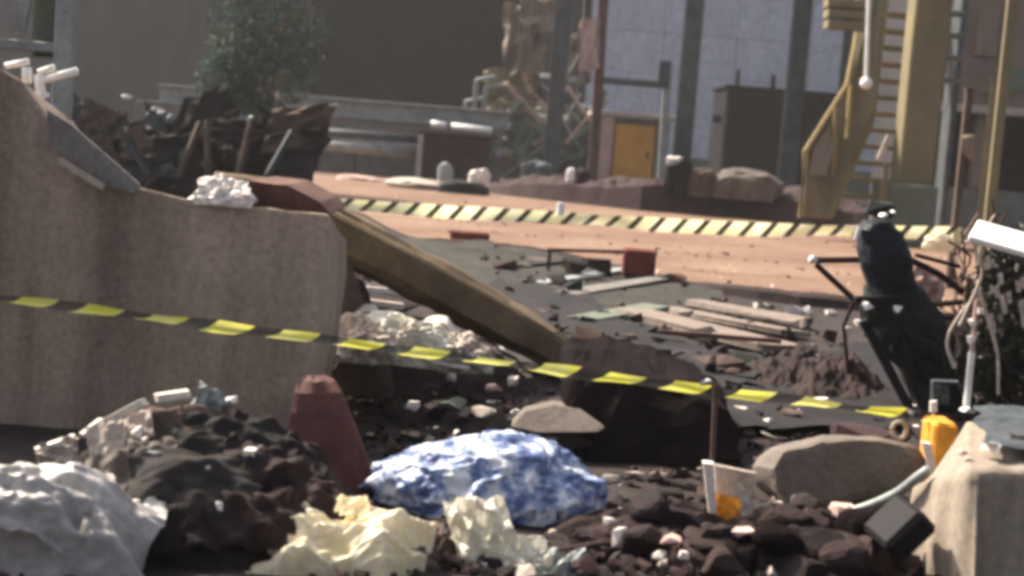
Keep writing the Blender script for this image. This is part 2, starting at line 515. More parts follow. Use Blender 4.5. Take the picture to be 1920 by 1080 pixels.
# ================================================================== SETTING
def ground_z(x, y):
    k = max(0.0, min(1.0, (9 - y) / 4))
    return 0.018 * mnoise.fractal(Vector((x * 1.6, y * 1.6, 3.1)), .8, 2.1, 4) * k
def axis(dense0, dense1, step, lo, hi):
    a = []
    x = dense0
    while x < dense1: a.append(x); x += step
    a.append(dense1)
    s = step
    while a[-1] < hi: s *= 1.5; a.append(min(a[-1] + s, hi))
    s = step
    while a[0] > lo: s *= 1.5; a.insert(0, max(a[0] - s, lo))
    return a
gx = axis(-2.4, 2.6, .05, -110, 110); gy = axis(2.0, 9.5, .05, -40, 180)
GV = [Vector((x, y, ground_z(x, y) - (0.0 if y < 9 else 0.004))) for y in gy for x in gx]
nx = len(gx)
GF = [(j * nx + i, j * nx + i + 1, (j + 1) * nx + i + 1, (j + 1) * nx + i) for j in range(len(gy) - 1) for i in range(nx - 1)]
struct(emit('ground', GV, GF, 'earth', origin=Vector((0, 0, 0)), smooth=True))

def sheet(name, poly, m, z=0.004, n=24, seed=0, edge=6.0):
    """irregular flat patch on the ground, outlined in pixels"""
    pts = []
    rnd = random.Random(seed)
    for i in range(len(poly)):
        a, b = poly[i], poly[(i + 1) % len(poly)]
        k = max(1, int(math.hypot(b[0] - a[0], b[1] - a[1]) / 22))
        for t in range(k):
            f = t / k
            pts.append(G(a[0] + (b[0] - a[0]) * f + rnd.uniform(-edge, edge), a[1] + (b[1] - a[1]) * f + rnd.uniform(-edge, edge) * .35, z))
    bm = bmesh.new()
    f = bm.faces.new([bm.verts.new(p) for p in pts])
    if f.normal.z < 0: f.normal_flip()
    bmesh.ops.triangulate(bm, faces=bm.faces)
    return emit(name, *bm_out(bm), m)
struct(sheet('road', [(250, 268), (540, 308), (700, 332), (860, 345), (1000, 352), (1150, 375), (1400, 402), (1600, 425), (1850, 455), (2300, 500),
                      (2300, 640), (1900, 600), (1640, 568), (1500, 552), (1350, 548), (1240, 524), (1180, 500), (1040, 470), (900, 452), (770, 446), (690, 405), (600, 366), (250, 330)], 'road_earth', 0.006, seed=3))
struct(sheet('shade_patch', [(640, 420), (760, 448), (900, 455), (1040, 472), (1180, 502), (1240, 526), (1350, 550), (1290, 585), (1180, 590), (1120, 640), (1300, 690), (1460, 700), (1500, 760), (1250, 760), (1000, 690), (800, 560), (620, 480)], 'shade_ground', 0.022, seed=5, edge=20))  # shade over the ground, painted as a dark patch

struct(sheet('deep_shade_patch', [(940, 520), (1080, 545), (1200, 600), (1330, 650), (1470, 680), (1640, 640), (1720, 700), (1700, 800), (1300, 800), (1100, 740), (1000, 660), (900, 580)], 'shade_and_debris', 0.03, seed=9, edge=18))  # darker part of the ground shade, painted as a second patch
# ================================================================== FAR BACKGROUND
# ---- dark open shed with grey cladding
D = 46.0
def wx(px, d, py=250): return P(px, py, d).x
shed = thing('industrial_shed', 'large grey brown shed with a dark open bay', 'shed', (wx(400, D), D, 0))
xa, xb, xc, xd = wx(-900, D), wx(575, D), wx(985, D), wx(1075, D)
k = 0
x = xa
while x < xb - .1:                                     # cladding panels, one by one
    x2 = min(x + 1.9, xb)
    emit('cladding_panel', *box((x + .004, D + (k % 3) * .004, 0), (x2 - .004, D + .12 + (k % 3) * .004, 11.0), .01), 'shed_clad', shed)
    x = x2; k += 1
emit('bay_pillar', *box((xc, D - .1, 0), (xd, D + .4, 11), .02), 'shed_clad', shed)
emit('bay_lintel', *box((xb, D, 5.6), (xc, D + .3, 11), .02), 'shed_clad', shed)
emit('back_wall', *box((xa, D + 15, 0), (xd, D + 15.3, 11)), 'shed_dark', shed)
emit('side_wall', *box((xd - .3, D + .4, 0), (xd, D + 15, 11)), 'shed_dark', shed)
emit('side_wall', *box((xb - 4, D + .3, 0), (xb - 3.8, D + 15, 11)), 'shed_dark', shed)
emit('roof', *box((xa - .4, D - .5, 11.0), (xd + .4, D + 15.6, 11.25)), 'shed_clad', shed)
emit('drain_pipe', *tube([P(462, -200, D - .25), P(462, 95, D - .25), P(490, 200, D - .25)], .2, 8), 'steel_grey', shed)

# ---- pale panelled wall building
D = 42.0
b = thing('pale_building', 'pale blue grey building of large wall panels behind the dark steel columns', 'building', (wx(1330, D), D, 0))
x0, x1 = wx(1092, D), wx(1780, D)
zb = 0.62
emit('wall_core', *box((x0 + .02, D + .1, 0), (x1 - .02, D + 8, 8.9)), 'shed_dark', b)
emit('plinth', *box((x0, D - .06, 0), (x1, D + .09, zb - .01), .01), 'plinth_green', b)
ncol = 5; pw = (x1 - x0) / ncol; ph = 1.06
for r_ in range(8):
    for c_ in range(ncol):
        rnd = random.Random(r_ * 31 + c_)
        dy = rnd.uniform(-.012, .012)
        xx = x0 + c_ * pw + (pw * .5 if False else 0)
        emit('wall_panel', *box((xx + .006, D - .02 + dy, zb + r_ * ph + .006), (xx + pw - .006, D + .09, zb + (r_ + 1) * ph - .006), .006), 'panel_pale', b)
emit('roof', *box((x0 - .2, D - .2, 9.12), (x1 + .2, D + 8.3, 9.3)), 'shed_clad', b)

# ---- steel columns in front of the pale wall
def column(px_t, px_b, py_b, d, wpx, label, m='steel_dark', group='dark steel columns', top=9.0):
    base = P(px_b, py_b, d); x = base.x; w = wpx * S(d)
    t = thing('steel_column', label, 'column', (x, d, 0), group)
    emit('web', *box((x - w * .12, d - w * .32, .03), (x + w * .12, d + w * .32, top)), m, t)
    emit('flange', *box((x - w / 2, d - w * .42, .03), (x + w / 2, d - w * .322, top), .004), m, t)
    emit('flange', *box((x - w / 2, d + w * .322, .03), (x + w / 2, d + w * .42, top), .004), m, t)
    emit('base_plate', *box((x - w * .8, d - w * .8, 0), (x + w * .8, d + w * .8, .03)), m, t)
column(1050, 1032, 330, 30, 30, 'dark steel column beside the tangled scrap heap')
column(1300, 1278, 290, 31, 33, 'dark steel column in front of the middle of the pale wall')
column(1495, 1474, 340, 30, 33, 'dark steel column standing before the black tank')
column(1588, 1572, 250, 33, 16, 'thin dark column just left of the stair tower')

# ---- black box tank
D = 33.0
t = thing('steel_tank', 'black rectangular steel tank between two columns', 'tank', (wx(1455, D), D, 0))
xa, xb = wx(1352, D, 300), wx(1580, D, 300)
zt = P(1455, 172, D).z
emit('shell', *box((xa, D, 0.0), (xb, D + 2.4, zt), .05), 'steel_black', t)
emit('rim', *box((xa - .05, D - .05, zt), (xb + .05, D + 2.45, zt + .07), .01), 'steel_black', t)
for k in range(1, 4):
    xx = xa + (xb - xa) * k / 4
    emit('stiffener', *box((xx - .04, D - .06, 0), (xx + .04, D - .002, zt - .002), .006), 'steel_black', t)
emit('nozzle', *tube([P(1352, 222, D + .6), P(1336, 222, D + .6)], .09, 8), 'steel_black', t)
emit('lug', *box((wx(1440, D), D + .2, zt + .072), (wx(1448, D), D + .3, zt + .35)), 'steel_black', t)
emit('lug', *box((wx(1374, D), D + .2, zt + .072), (wx(1380, D), D + .3, zt + .4)), 'steel_black', t)

# ---- ochre door booth with a portal frame
D = 29.0
t = thing('door_booth', 'small weathered booth with an ochre yellow door', 'booth', (wx(1190, D), D, 0))
zt = P(1190, 222, D).z
xl, xr = wx(1112, D, 300), wx(1250, D, 300)
emit('wall', *box((xl, D + .06, 0), (xr, D + 1.6, zt)), 'tan_wall', t)
emit('jamb', *box((wx(1112, D, 300), D - .03, 0), (wx(1146, D, 300), D + .057, zt - .002), .01), 'stone_pink', t)
emit('jamb', *box((wx(1226, D, 300), D - .03, 0), (wx(1250, D, 300), D + .057, zt - .002), .01), 'tan_wall', t)
dr = emit('door', *box((wx(1150, D, 300), D - .005, .02), (wx(1224, D, 300), D + .05, zt - .12), .01), 'ochre', t)
emit('handle', *tube([P(1214, 285, D - .03), P(1214, 297, D - .03)], .02, 6), 'steel_dark', dr)
emit('lintel', *box((xl - .1, D - .08, zt + .002), (xr + .1, D + 1.7, zt + .1), .01), 'stone_pale', t)
D = 28.0
t = thing('portal_frame', 'thin rusty steel frame standing around the ochre door', 'frame', (wx(1190, D), D, 0))
emit('post', *beam(P(1135, -60, D), (P(1112, 335, D).x, D, 0), .17, .17, .01), 'rust', t)
emit('post', *beam(P(1253, 118, D), (P(1240, 335, D).x, D, 0), .13, .13, .01), 'steel_grey', t)
emit('crossbar', *beam(P(1124, 150, D - .02), P(1254, 160, D - .02), .1, .12, .01), 'steel_dark', t)
emit('gusset', *box(tuple(P(1244, 148, D) + Vector((-.1, -.12, -.12))), tuple(P(1244, 120, D) + Vector((.12, -.03, .05)))), 'steel_dark', t)
emit('hanging_plate', *crumple_sheet(P(1105, 85, D - .2), (.36, .1, .1), (-.04, .05, .95), 4, 12, .1), 'stone_pink', t)

# ---- tangled scrap heap left of the first column
D = 33.0
heap = thing('scrap_heap', 'tangled heap of grey bent steel and collapsed sheet', 'scrap heap', (wx(1000, D), D, 0))
c = P(1000, 330, D)
emit('mound', *mound((c.x, D + 1.0, 0), 1.5, 1.2, 1.9, 7, 36, .8), 'stone_brown', heap)
rnd = random.Random(5)
for k in range(34):
    ax_, ay_ = rnd.uniform(870, 1120), rnd.uniform(120, 320)
    if ay_ < 330 - (ax_ - 850) * 1.4: ay_ = rnd.uniform(230, 320)
    an = rnd.choice((rnd.uniform(.6, 1.2), rnd.uniform(2.0, 2.6), rnd.uniform(-.2, .25))); L = rnd.uniform(25, 75)
    dd = D - rnd.uniform(.2, 1.2)
    a = P(ax_ - math.cos(an) * L, ay_ + math.sin(an) * L, dd); bq = P(ax_ + math.cos(an) * L, ay_ - math.sin(an) * L, dd + rnd.uniform(-.4, .4))
    emit('bent_bar', *tube([a, (a + bq) / 2 + Vector((rnd.uniform(-.15, .15), 0, rnd.uniform(-.2, .2))), bq], rnd.uniform(.03, .08), 5, 3), rnd.choice(('steel_grey', 'stone_brown', 'steel_green', 'stone_pink')), heap)
for (px, py, w, h, s, m) in ((985, 70, .9, 1.5, 2, 'tan_wall'), (955, 170, 1.1, .9, 3, 'olive'), (1000, 250, 1.0, 1.2, 4, 'steel_green'), (1080, 250, .7, 1.2, 5, 'steel_green'), (920, 260, .8, .7, 6, 'steel_grey'), (1085, 110, .5, 1.1, 8, 'tan_wall'), (1010, 20, .8, 1.0, 9, 'tan_wall')):
    emit('bent_sheet', *crumple_sheet(P(px, py, D - .4), (w, .2, .1), (-.1, .5, h), s, 14, .16), m, heap)
for (px, py) in ((905, 165), (868, 190), (888, 150)):
    a = P(px, py + 60, D - .9); bq = P(px + 6, py, D - .9)
    emit('bent_bar', *tube([a, bq, bq + Vector((.35, .1, .1))], .06, 6), 'steel_grey', heap)

# ---- long low girders and wall in front of the dark bay
D = 27.0
def girder(name, label, p0, p1, d, m, hpx, grp=None):
    a, bq = P(*p0, d), P(*p1, d); h = hpx * S(d)
    a.z = bq.z = (a.z + bq.z) / 2
    t = thing(name, label, 'girder', (a.x, d, a.z - h / 2), grp)
    emit('web', *beam(a, bq, .05, h * .8), m, t)
    for s in (1, -1):
        emit('flange', *beam(a + Vector((0, 0, s * h * .46)), bq + Vector((0, 0, s * h * .46)), .3, h * .12, .005), m, t)
    return t
girder('steel_girder', 'long grey steel girder lying on top of the low wall before the dark bay', (300, 176), (955, 226), D, 'steel_grey', 34)
w0, w1 = wx(250, D, 290), wx(940, D, 290)
t = thing('low_wall', 'long low grey concrete wall under the girder', 'wall', ((w0 + w1) / 2, D, 0))
ztw = P(700, 222, D).z
k = 0; x = w0
while x < w1 - .05:
    x2 = min(x + 1.25, w1)
    emit('wall_block', *box((x + .006, D - .1 + (k % 2) * .012, 0), (x2 - .006, D + .25, ztw), .012), 'concrete_grey', t)
    x = x2; k += 1
emit('ledge', *box((w0, D - .28, ztw * .52), (w1, D - .112, ztw * .62), .01), 'steel_grey', t)
D = 25.0
t = thing('steel_skip', 'dark maroon steel skip in front of the low wall', 'skip', (wx(855, D), D, 0))
a0, a1 = wx(785, D, 285), wx(925, D, 285)
zk = P(855, 256, D).z
emit('body', *box((a0, D, .06), (a1, D + .8, zk), .03), 'rust_dark', t)
emit('rim', *box((a0 - .04, D - .04, zk + .001), (a1 + .04, D + .84, zk + .06), .01), 'rust_dark', t)
emit('end_post', *box((a1 - .06, D - .05, .05), (a1 + .03, D - .001, zk), .005), 'steel_dark', t)
emit('end_post', *box((a0 - .02, D - .05, .05), (a0 + .06, D - .001, zk), .005), 'steel_grey', t)
emit('skid', *box((a0 + .1, D + .05, 0), (a1 - .1, D + .75, .06)), 'steel_dark', t)
for (pa, pb, lab) in (((808, 232), (836, 236), 'short white pipe end on the skip rim beside the longer white pipe'), ((846, 237), (922, 246), 'longer white pipe lying along the skip rim')):
    tag(emit('white_pipe', *tube([P(*pa, D + .2), P(*pb, D + .2)], .055, 8), 'white_paint', smooth=True), lab, 'pipe', 'white pipes on the skip')

for k, (pa, pb, r, m, lab) in enumerate((((540, 243), (800, 263), .07, 'steel_dark', 'long dark pipe lying before the low wall left of the skip'), ((556, 268), (790, 287), .09, 'steel_grey', 'long grey pipe lying under the dark pipe left of the skip'))):
    tag(emit('long_pipe', *tube([P(*pa, 25.6), P(*pb, 25.6)], r, 10), m, smooth=True), lab, 'pipe')
# ---- tarp covered mound behind the concrete block
D = 13.0
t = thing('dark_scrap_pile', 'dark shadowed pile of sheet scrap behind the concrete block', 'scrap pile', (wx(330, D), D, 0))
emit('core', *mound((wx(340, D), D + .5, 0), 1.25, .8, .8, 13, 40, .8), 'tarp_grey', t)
rnd = random.Random(11)
for k in range(22):
    px, py = rnd.uniform(140, 560), rnd.uniform(232, 335)
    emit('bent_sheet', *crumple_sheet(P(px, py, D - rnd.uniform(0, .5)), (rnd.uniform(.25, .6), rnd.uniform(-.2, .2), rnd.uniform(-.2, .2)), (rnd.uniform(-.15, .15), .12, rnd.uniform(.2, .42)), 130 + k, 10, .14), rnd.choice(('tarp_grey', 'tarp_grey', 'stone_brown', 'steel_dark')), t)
for k in range(7):
    px = 170 + k * 55
    emit('bar', *beam(P(px, 330, D - .55), P(px + rnd.uniform(-80, 80), 215 + rnd.uniform(0, 40), D - .45), .04, .04), rnd.choice(('steel_dark', 'stone_brown')), t)
tag(emit('white_scrap', *hull(P(238, 181, 12.6) - Vector((0, 0, .02)), (.11, .08, .035), 5), 'white_paint'), 'small white cap on the dark scrap pile behind the block', 'cap')

# ---- low dark berm along the far side of the road
def berm(name, label, pts, d, w, m, seed):
    V, Fc = [], []
    n = 80; mseg = 10
    for i in range(n + 1):
        s = i / n * (len(pts) - 1); k = min(int(s), len(pts) - 2); f = s - k
        px = pts[k][0] + (pts[k + 1][0] - pts[k][0]) * f
        pb = pts[k][1] + (pts[k + 1][1] - pts[k][1]) * f
        hh = pts[k][2] + (pts[k + 1][2] - pts[k][2]) * f
        g = G(px, pb); dirn = Vector((g.x, g.y, 0)).normalized(); hm = hh * g.y / FPX
        for j in range(mseg + 1):
            v = j / mseg
            p = g + dirn * (w * v)
            z = hm * math.sin(math.pi * min(1, .12 + v * .88)) ** .6 * (1 + .3 * mnoise.fractal(Vector((p.x * 2, p.y * 2, seed)), .7, 2.2, 4)) if 0 < j < mseg else -.02
            V.append(Vector((p.x, p.y, z)))
    for i in range(n):
        for j in range(mseg):
            a = i * (mseg + 1) + j
            Fc.append((a, a + mseg + 1, a + mseg + 2, a + 1))
    return tag(emit(name, V, Fc, m), label, 'berm')
berm('earth_berm', 'long low dark maroon earth berm along the far road edge', [(900, 362, 14), (1010, 375, 42), (1200, 396, 56), (1400, 412, 62), (1520, 424, 58), (1700, 440, 40)], 20, 1.4, 'rust_dark', 2)
berm('spoil_bank', 'low bank of dark spoil along the near road edge', [(1230, 528, 4), (1290, 540, 8), (1420, 562, 20), (1500, 572, 24), (1640, 585, 18), (1700, 592, 8)], 9, .35, 'char_warm', 6)

# bits along the berm
for i, (px, py, d, w, h, m, name, lab) in enumerate((
        (1272, 324, 21, 42, 30, 'steel_black', 'rubble_lump', 'dark rounded lump on the berm right of the ochre door'),
        (1268, 302, 21.2, 30, 9, 'plaster_white', 'white_scrap', 'pale strip lying across the dark lump on the berm'),
        (1316, 336, 21, 50, 22, 'stone_brown', 'rubble_lump', 'brown rubble lump between the dark lump and the pale pile'),
        (1400, 346, 21, 105, 30, 'slab_grey', 'rubble_pile', 'pale low rubble pile in front of the black tank'),
        (1070, 328, 22, 14, 14, 'white_paint', 'white_ball', 'small white round scrap at the foot of the first column'),
        (1093, 327, 22, 22, 9, 'rust_dark', 'scrap_piece', 'small dark scrap beside the white round scrap'),
        (898, 340, 22, 34, 26, 'plaster_white', 'bent_white_scrap', 'bent white scrap near the skip foot'),
        (835, 330, 22.5, 28, 26, 'steel_grey', 'bent_grey_scrap', 'bent grey scrap under the skip'),
        (790, 350, 22.5, 110, 16, 'stone_pale', 'rubble_streak', 'low pale rubble streak on the road edge under the skip'),
        (680, 340, 24, 90, 12, 'stone_pink', 'rubble_streak', 'low pink rubble streak on the far road edge near the duct'),
        (870, 352, 22, 80, 14, 'steel_moss', 'weed_clump', 'dark green weed clump on the road edge before the skip'),
        (1005, 322, 25, 50, 22, 'steel_dark', 'scrap_piece', 'dark grey scrap in front of the tangled scrap heap'))):
    c = P(px, py, d)
    V_, F_ = crumple_blob((c.x, c.y, c.z), (w * S(d), w * S(d) * .7, h * S(d)), 60 + i, 3, .35, 6, .3, .3)
    c2 = min(v.z for v in V_)
    zb_ = min(c2, .25 if 900 < px < 1500 else 0.0)
    V_ = [Vector((v.x, v.y, v.z if v.z > c2 + .02 else zb_ + 0)) for v in V_]
    tag(emit(name, V_, F_, m), lab, 'scrap')

# ---- bush behind the block, and a far tree
def leaf_crown(c, dims, n, size, seed, m, parent=None, name='crown'):
    rnd = random.Random(seed); V, Fc = [], []
    for k in range(n):
        while True:
            p = Vector([rnd.uniform(-1, 1) for _ in range(3)])
            if p.length < 1 and p.length > .25 and mnoise.noise(p * 2.1 + Vector((seed, 0, 0))) > -.25: break
        q = Vector((c[0] + p.x * dims[0] / 2, c[1] + p.y * dims[1] / 2, c[2] + p.z * dims[2] / 2))
        a = Vector([rnd.gauss(0, 1) for _ in range(3)]).normalized() * size * rnd.uniform(.6, 1.4)
        bb = a.cross(Vector([rnd.gauss(0, 1) for _ in range(3)])).normalized() * size * .45
        o = len(V)
        V += [q - a, q - bb, q + a, q + bb]; Fc.append((o, o + 1, o + 2, o + 3))
    return emit(name, V, Fc, m, parent)
D = 19.0
t = thing('leafy_tree', 'dark grey green leafy tree behind the concrete block', 'tree', (wx(490, D), D, 0))
leaf_crown(P(470, 235, D), (1.0, .8, .85), 2400, .034, 4, 'leaf_grey', t)
leaf_crown(P(425, 150, D + .1), (.75, .7, .8), 1500, .034, 5, 'leaf_grey', t)
leaf_crown(P(505, 50, D + .3), (1.5, 1.2, 2.1), 5200, .04, 6, 'leaf_grey', t)
emit('trunk', *tube([(wx(490, D), D + .1, 0), P(492, 250, D + .1), P(520, 120, D + .2), P(545, -20, D + .3)], [.06, .05, .03, .015], 7, 3), 'twig', t)
rnd = random.Random(8)
for k in range(9):
    emit('limb', *tube([P(500, 200 - k * 8, D + .1), P(500 + rnd.uniform(-60, 60), 140 - k * 10, D + .1), P(500 + rnd.uniform(-130, 150), 60 - k * 14, D + rnd.uniform(-.3, .5))], [.02, .014, .006], 5, 3), 'twig', t)
for (px, py) in ((520, 178), (448, 212), (372, 258), (436, 268)):
    emit('pale_leaf', *crumple_sheet(P(px, py, D - .5), (.05, .02, .03), (-.03, .02, .08), px, 4, .1), 'stone_pale', t)
# ---- stair tower on the right
D = 18.0
t = thing('stair_tower', 'olive and ochre steel stair tower with handrail and treads', 'staircase', (wx(1620, D), D, 0))
def poly_plate(poly, th):
    """plate from (px, py, d) corners with thickness th"""
    pts = [P(*q) for q in poly]
    n = (pts[1] - pts[0]).cross(pts[2] - pts[0]).normalized() * th
    V = pts + [p + n for p in pts]; k = len(pts)
    Fc = [tuple(range(k)), tuple(range(2 * k - 1, k - 1, -1))] + [(i, i + k, (i + 1) % k + k, (i + 1) % k) for i in range(k)]
    return V, Fc
emit('stringer', *poly_plate([(1512, 408, 17.4), (1562, 411, 17.4), (1638, 235, 18.2), (1672, -60, 19.4), (1632, -60, 19.4), (1602, 200, 18.2)], .06), 'ochre_stair', t)
emit('handrail', *tube([P(1500, 408, 17.2), P(1509, 285, 17.3), P(1588, 160, 18), P(1606, 70, 18.6), P(1612, -60, 19.2)], .032, 8), 'ochre_stair', t)
emit('side_panel', *poly_plate([(1506, 405, 17.35), (1545, 408, 17.35), (1640, 200, 18.1), (1655, -60, 19.3), (1618, -60, 19.3), (1594, 160, 18.05), (1514, 285, 17.38)], .02), 'olive', t)
emit('inset_panel', *poly_plate([(1520, 330, 17.32), (1548, 330, 17.32), (1584, 215, 17.8), (1582, 190, 17.8), (1524, 280, 17.33)], .02), 'tan_wall', t)
for (px, y0, y1) in ((1568, 200, 330), (1596, 160, 260)):
    emit('baluster', *tube([P(px, y0, 17.6), P(px - 8, y1, 17.45)], .03, 6), 'ochre_stair', t)
for k in range(12):
    y = 365 - k * 31; d = 17.6 + k * .16
    a = P(1565 + k * 8, y, d); bq = P(1705 + k * 4, y + 9, d)
    emit('tread', *beam(a + Vector((0, .15, 0)), bq + Vector((0, .15, 0)), .3, .05, .004), 'ochre_stair' if k % 3 else 'olive', t)
for (px, w, d, m) in ((1722, 66, 17.4, 'olive'), (1780, 12, 18.9, 'steel_dark')):
    x = wx(px - 10, d, 390)
    emit('column', *box((x - w * S(d) / 2, d, 0), (x + w * S(d) / 2, d + .4, 4.2), .02), m, t)
emit('column_base', *box((wx(1654, 17.3, 395), 17.2, 0), (wx(1752, 17.3, 395), 17.9, P(1700, 345, 17.3).z), .02), 'steel_green', t)
for k in range(3):
    emit('landing_slat', *beam(P(1548, 6 + k * 20, 17.6), P(1628, 12 + k * 20, 17.6), .3, .085, .005), 'olive', t)
for k in range(4):
    emit('tread', *beam(P(1745, 22 + k * 42, 18.2), P(1806, 27 + k * 42, 18.2), .26, .05, .005), 'plinth_green', t)
emit('brace', *beam(P(1648, 300, 17.2), P(1668, 255, 17.2), .04, .06), 'stone_pale', t)
emit('brace', *beam(P(1655, 395, 17.2), P(1662, 305, 17.2), .06, .06), 'olive', t)

t = thing('hanging_lamp', 'thin white pole ending in a white ball before the stair tower', 'lamp', P(1624, 155, 16.5))
emit('pole', *tube([P(1633, -120, 16.5), P(1624, 148, 16.5)], .022, 8), 'white_paint', t)
bm = bmesh.new(); bmesh.ops.create_icosphere(bm, subdivisions=3, radius=.062)
v, f = bm_out(bm); c = P(1624, 156, 16.5)
emit('ball', [p + c for p in v], f, 'white_paint', t, smooth=True)

# ---- brown building behind the stairs
D = 25.0
b = thing('brown_building', 'olive brown building with dark openings behind the stair tower', 'building', (wx(1900, D), D, 0))
x0, x1 = wx(1735, D, 300), wx(2900, D, 300)
zl, zh = P(1800, 352, D).z, P(1800, 208, D).z
emit('dado', *box((x0, D, 0), (x1, D + .3, zl), .01), 'concrete_grey', b)
emit('upper_wall', *box((x0, D, zh), (x1, D + .3, 7.5), .01), 'tan_wall', b)
emit('back_wall', *box((x0, D + 2.2, 0), (x1, D + 2.5, 7.5)), 'rust_dark', b)
emit('roof', *box((x0 - .3, D - .4, 7.5), (x1, D + 6, 7.7)), 'shed_clad', b)
emit('end_wall', *box((x0 - .25, D + .002, 0), (x0 - .002, D + 2.6, 7.48)), 'shed_dark', b)
emit('ledge', *box((x0, D - .22, zh - .02), (x1, D - .003, zh + .1), .01), 'stone_pale', b)
for k, px in enumerate((1846, 1990, 2150, 2400, 2650)):
    xx = wx(px, D, 300)
    emit('pier', *box((xx - .18, D - .04, zl + .002), (xx + .18, D + .25, zh - .022), .01), 'tan_wall', b)
for (px, py, w, h, m) in ((1775, 20, 40, 14, 'stone_pale'), (1780, 62, 60, 10, 'olive'), (1850, 60, 40, 90, 'tan_wall'), (1905, 150, 34, 40, 'steel_green'), (1870, 170, 60, 12, 'olive')):
    p = P(px, py, D)
    emit('wall_plate', *box((p.x - w * S(D) / 2, D - .06, p.z - h * S(D) / 2), (p.x + w * S(D) / 2, D - .002, p.z + h * S(D) / 2), .01), m, b)

# posts at the right
for (pt, pb, d, w, m, lab) in (((1818, 170), (1806, 300), 11.45, 13, 'stone_brown', 'slim brown post that the far striped tape is tied to'),
                               ((1906, -60), (1868, 300), 14.0, 18, 'olive', 'pale brown post behind the white beam'),
                               ((1882, 150), (1850, 300), 17.0, 10, 'olive', 'thin pale post close behind the pale brown post')):
    x = P(pb[0], pb[1], d).x; top = P(pt[0], pt[1], d).z
    t = thing('post', lab, 'post', (x, d, 0), 'posts beside the stair tower')
    emit('shaft', *box((x - w * S(d) / 2, d, 0), (x + w * S(d) / 2, d + .06, top), .006), m, t)
    emit('cap', *box((x - w * S(d) / 2 - .008, d - .01, top + .001), (x + w * S(d) / 2 + .008, d + .07, top + .015)), m, t)
    if d == 11.45:
        emit('clamp', *hull(P(1812, 320, d - .05), (.11, .08, .26), 4), 'tan_wall', t)
POST_X = P(1806, 300, 11.45).x

# ================================================================== TAPES
def ribbon(pts, width_vec, seg=10, curl=0.0, sag=0.0, twist=None, ncross=4):
    path = smooth_path(pts, seg); V, U, Fc = [], [], []
    L = 0
    for i, p in enumerate(path):
        if i: L += (p - path[i - 1]).length
        w = width_vec(i / (len(path) - 1))
        nn = (path[min(i + 1, len(path) - 1)] - path[max(i - 1, 0)]).cross(w).normalized()
        for j in range(ncross + 1):
            v = j / ncross
            V.append(p + w * (v - .5) + nn * (curl * ((v - .5) ** 2 * 4) + .004 * mnoise.noise(Vector((L * 6, v * 2, 3)))))
            U.append((L, v))
    for i in range(len(path) - 1):
        for j in range(ncross):
            a = i * (ncross + 1) + j
            Fc.append((a, a + 1, a + ncross + 2, a + ncross + 1))
    return V, Fc, U
tape_material('tape_near', ('#f2ef5e', '#f7f48c'), .16, .56, -.28, .32)
tape_material('tape_far', ('#f1edb4', '#f6f2cc'), .16, .68, -.5, .0)
DN = 3.85
pts = [P(x, y, DN + 0.0) for x, y in ((-240, 528), (-60, 556), (130, 579), (260, 597), (380, 612), (505, 628), (630, 644), (755, 661), (885, 678), (1015, 694), (1140, 710), (1265, 728), (1390, 743), (1510, 757), (1630, 773), (1752, 785))]
def wv(t):
    a = R(62 + 12 * math.sin(t * 37) + 8 * math.sin(t * 15))
    return Vector((0, math.sin(a), math.cos(a))) * (.032 + .006 * math.sin(t * 53)) + Vector((0, 0, 0.003))
V, Fc, U = ribbon(pts, wv, 10, .008)
tag(emit('barrier_tape', V, Fc, 'tape_near', uvs=U, smooth=True), 'yellow and black barrier tape stretched across the foreground debris', 'barrier tape')
DF = 11.45
pts = [P(x, y, DF) for x, y in ((560, 376), (640, 383), (750, 391), (850, 398), (960, 404), (1080, 411), (1200, 419), (1320, 426), (1440, 431), (1560, 433), (1680, 436), (1800, 438))]
def wv2(t):
    a = R(18 + 22 * math.sin(t * 17) + 10 * math.sin(t * 41))
    return Vector((0, math.sin(a), math.cos(a))) * .098 * (.8 + .2 * min(1, t * 4))
V, Fc, U = ribbon(pts, wv2, 10, .006)
tag(emit('barrier_tape', V, Fc, 'tape_far', uvs=U, smooth=True), 'slanted striped barrier tape stretched along the road behind the rusty duct', 'barrier tape')
tag(emit('tape_clip', *join(tube([P(1052, 380, 11.35), P(1050, 404, 11.35)], .03, 8)), 'white_paint'), 'white clip on the striped tape by the road', 'clip')
tag(emit('tape_bunch', *crumple_blob(P(1758, 470, 11.35), (.2, .1, .13), 8, 3, .4, 6), 'paper_yellow'), 'bunched loose end of striped tape against the slim post', 'tape end')

# ================================================================== ROAD THINGS
def ground_rock(name, px, py, wpx, hpx, m, lab, cat, seed, group=None, depth=.8, rot=None, n=14, dz=0.0):
    g = G(px, py); s = S(g.y)
    return tag(emit(name, *hull((g.x, g.y + wpx * s * depth * .4, -.006 + dz), (wpx * s, wpx * s * depth, hpx * s * 1.05), seed, n, rot), m), lab, cat, group)
g = G(880, 452); s = S(g.y)
tag(emit('brick', *box((g.x - 37 * s, g.y, 0.0), (g.x + 37 * s, g.y + .14, 17 * s), .012), 'brick_red'), 'dark red brick lying alone on the sunlit road', 'brick')
g = G(1130, 522); s = S(g.y)
t = thing('broken_trolley', 'rusty broken frame with a box end at the near road edge', 'scrap frame', (g.x, g.y, 0))
d = g.y
emit('rail', *beam(P(1026, 468, d), P(1232, 474, d), .05, .022, .003), 'rust', t)
emit('leg', *beam(P(1031, 472, d), (P(1028, 505, d).x, d, .0), .022, .022), 'rust', t)
bx0, bx1 = P(1168, 500, d).x, P(1228, 500, d).x
emit('box_end', *box((bx0, d - .05, .03), (bx1, d + .16, P(1200, 468, d).z), .01), 'brick_red', t)
emit('leg', *beam((bx1 - .03, d, .04), (bx1 - .03, d, 0), .03, .03), 'rust', t)
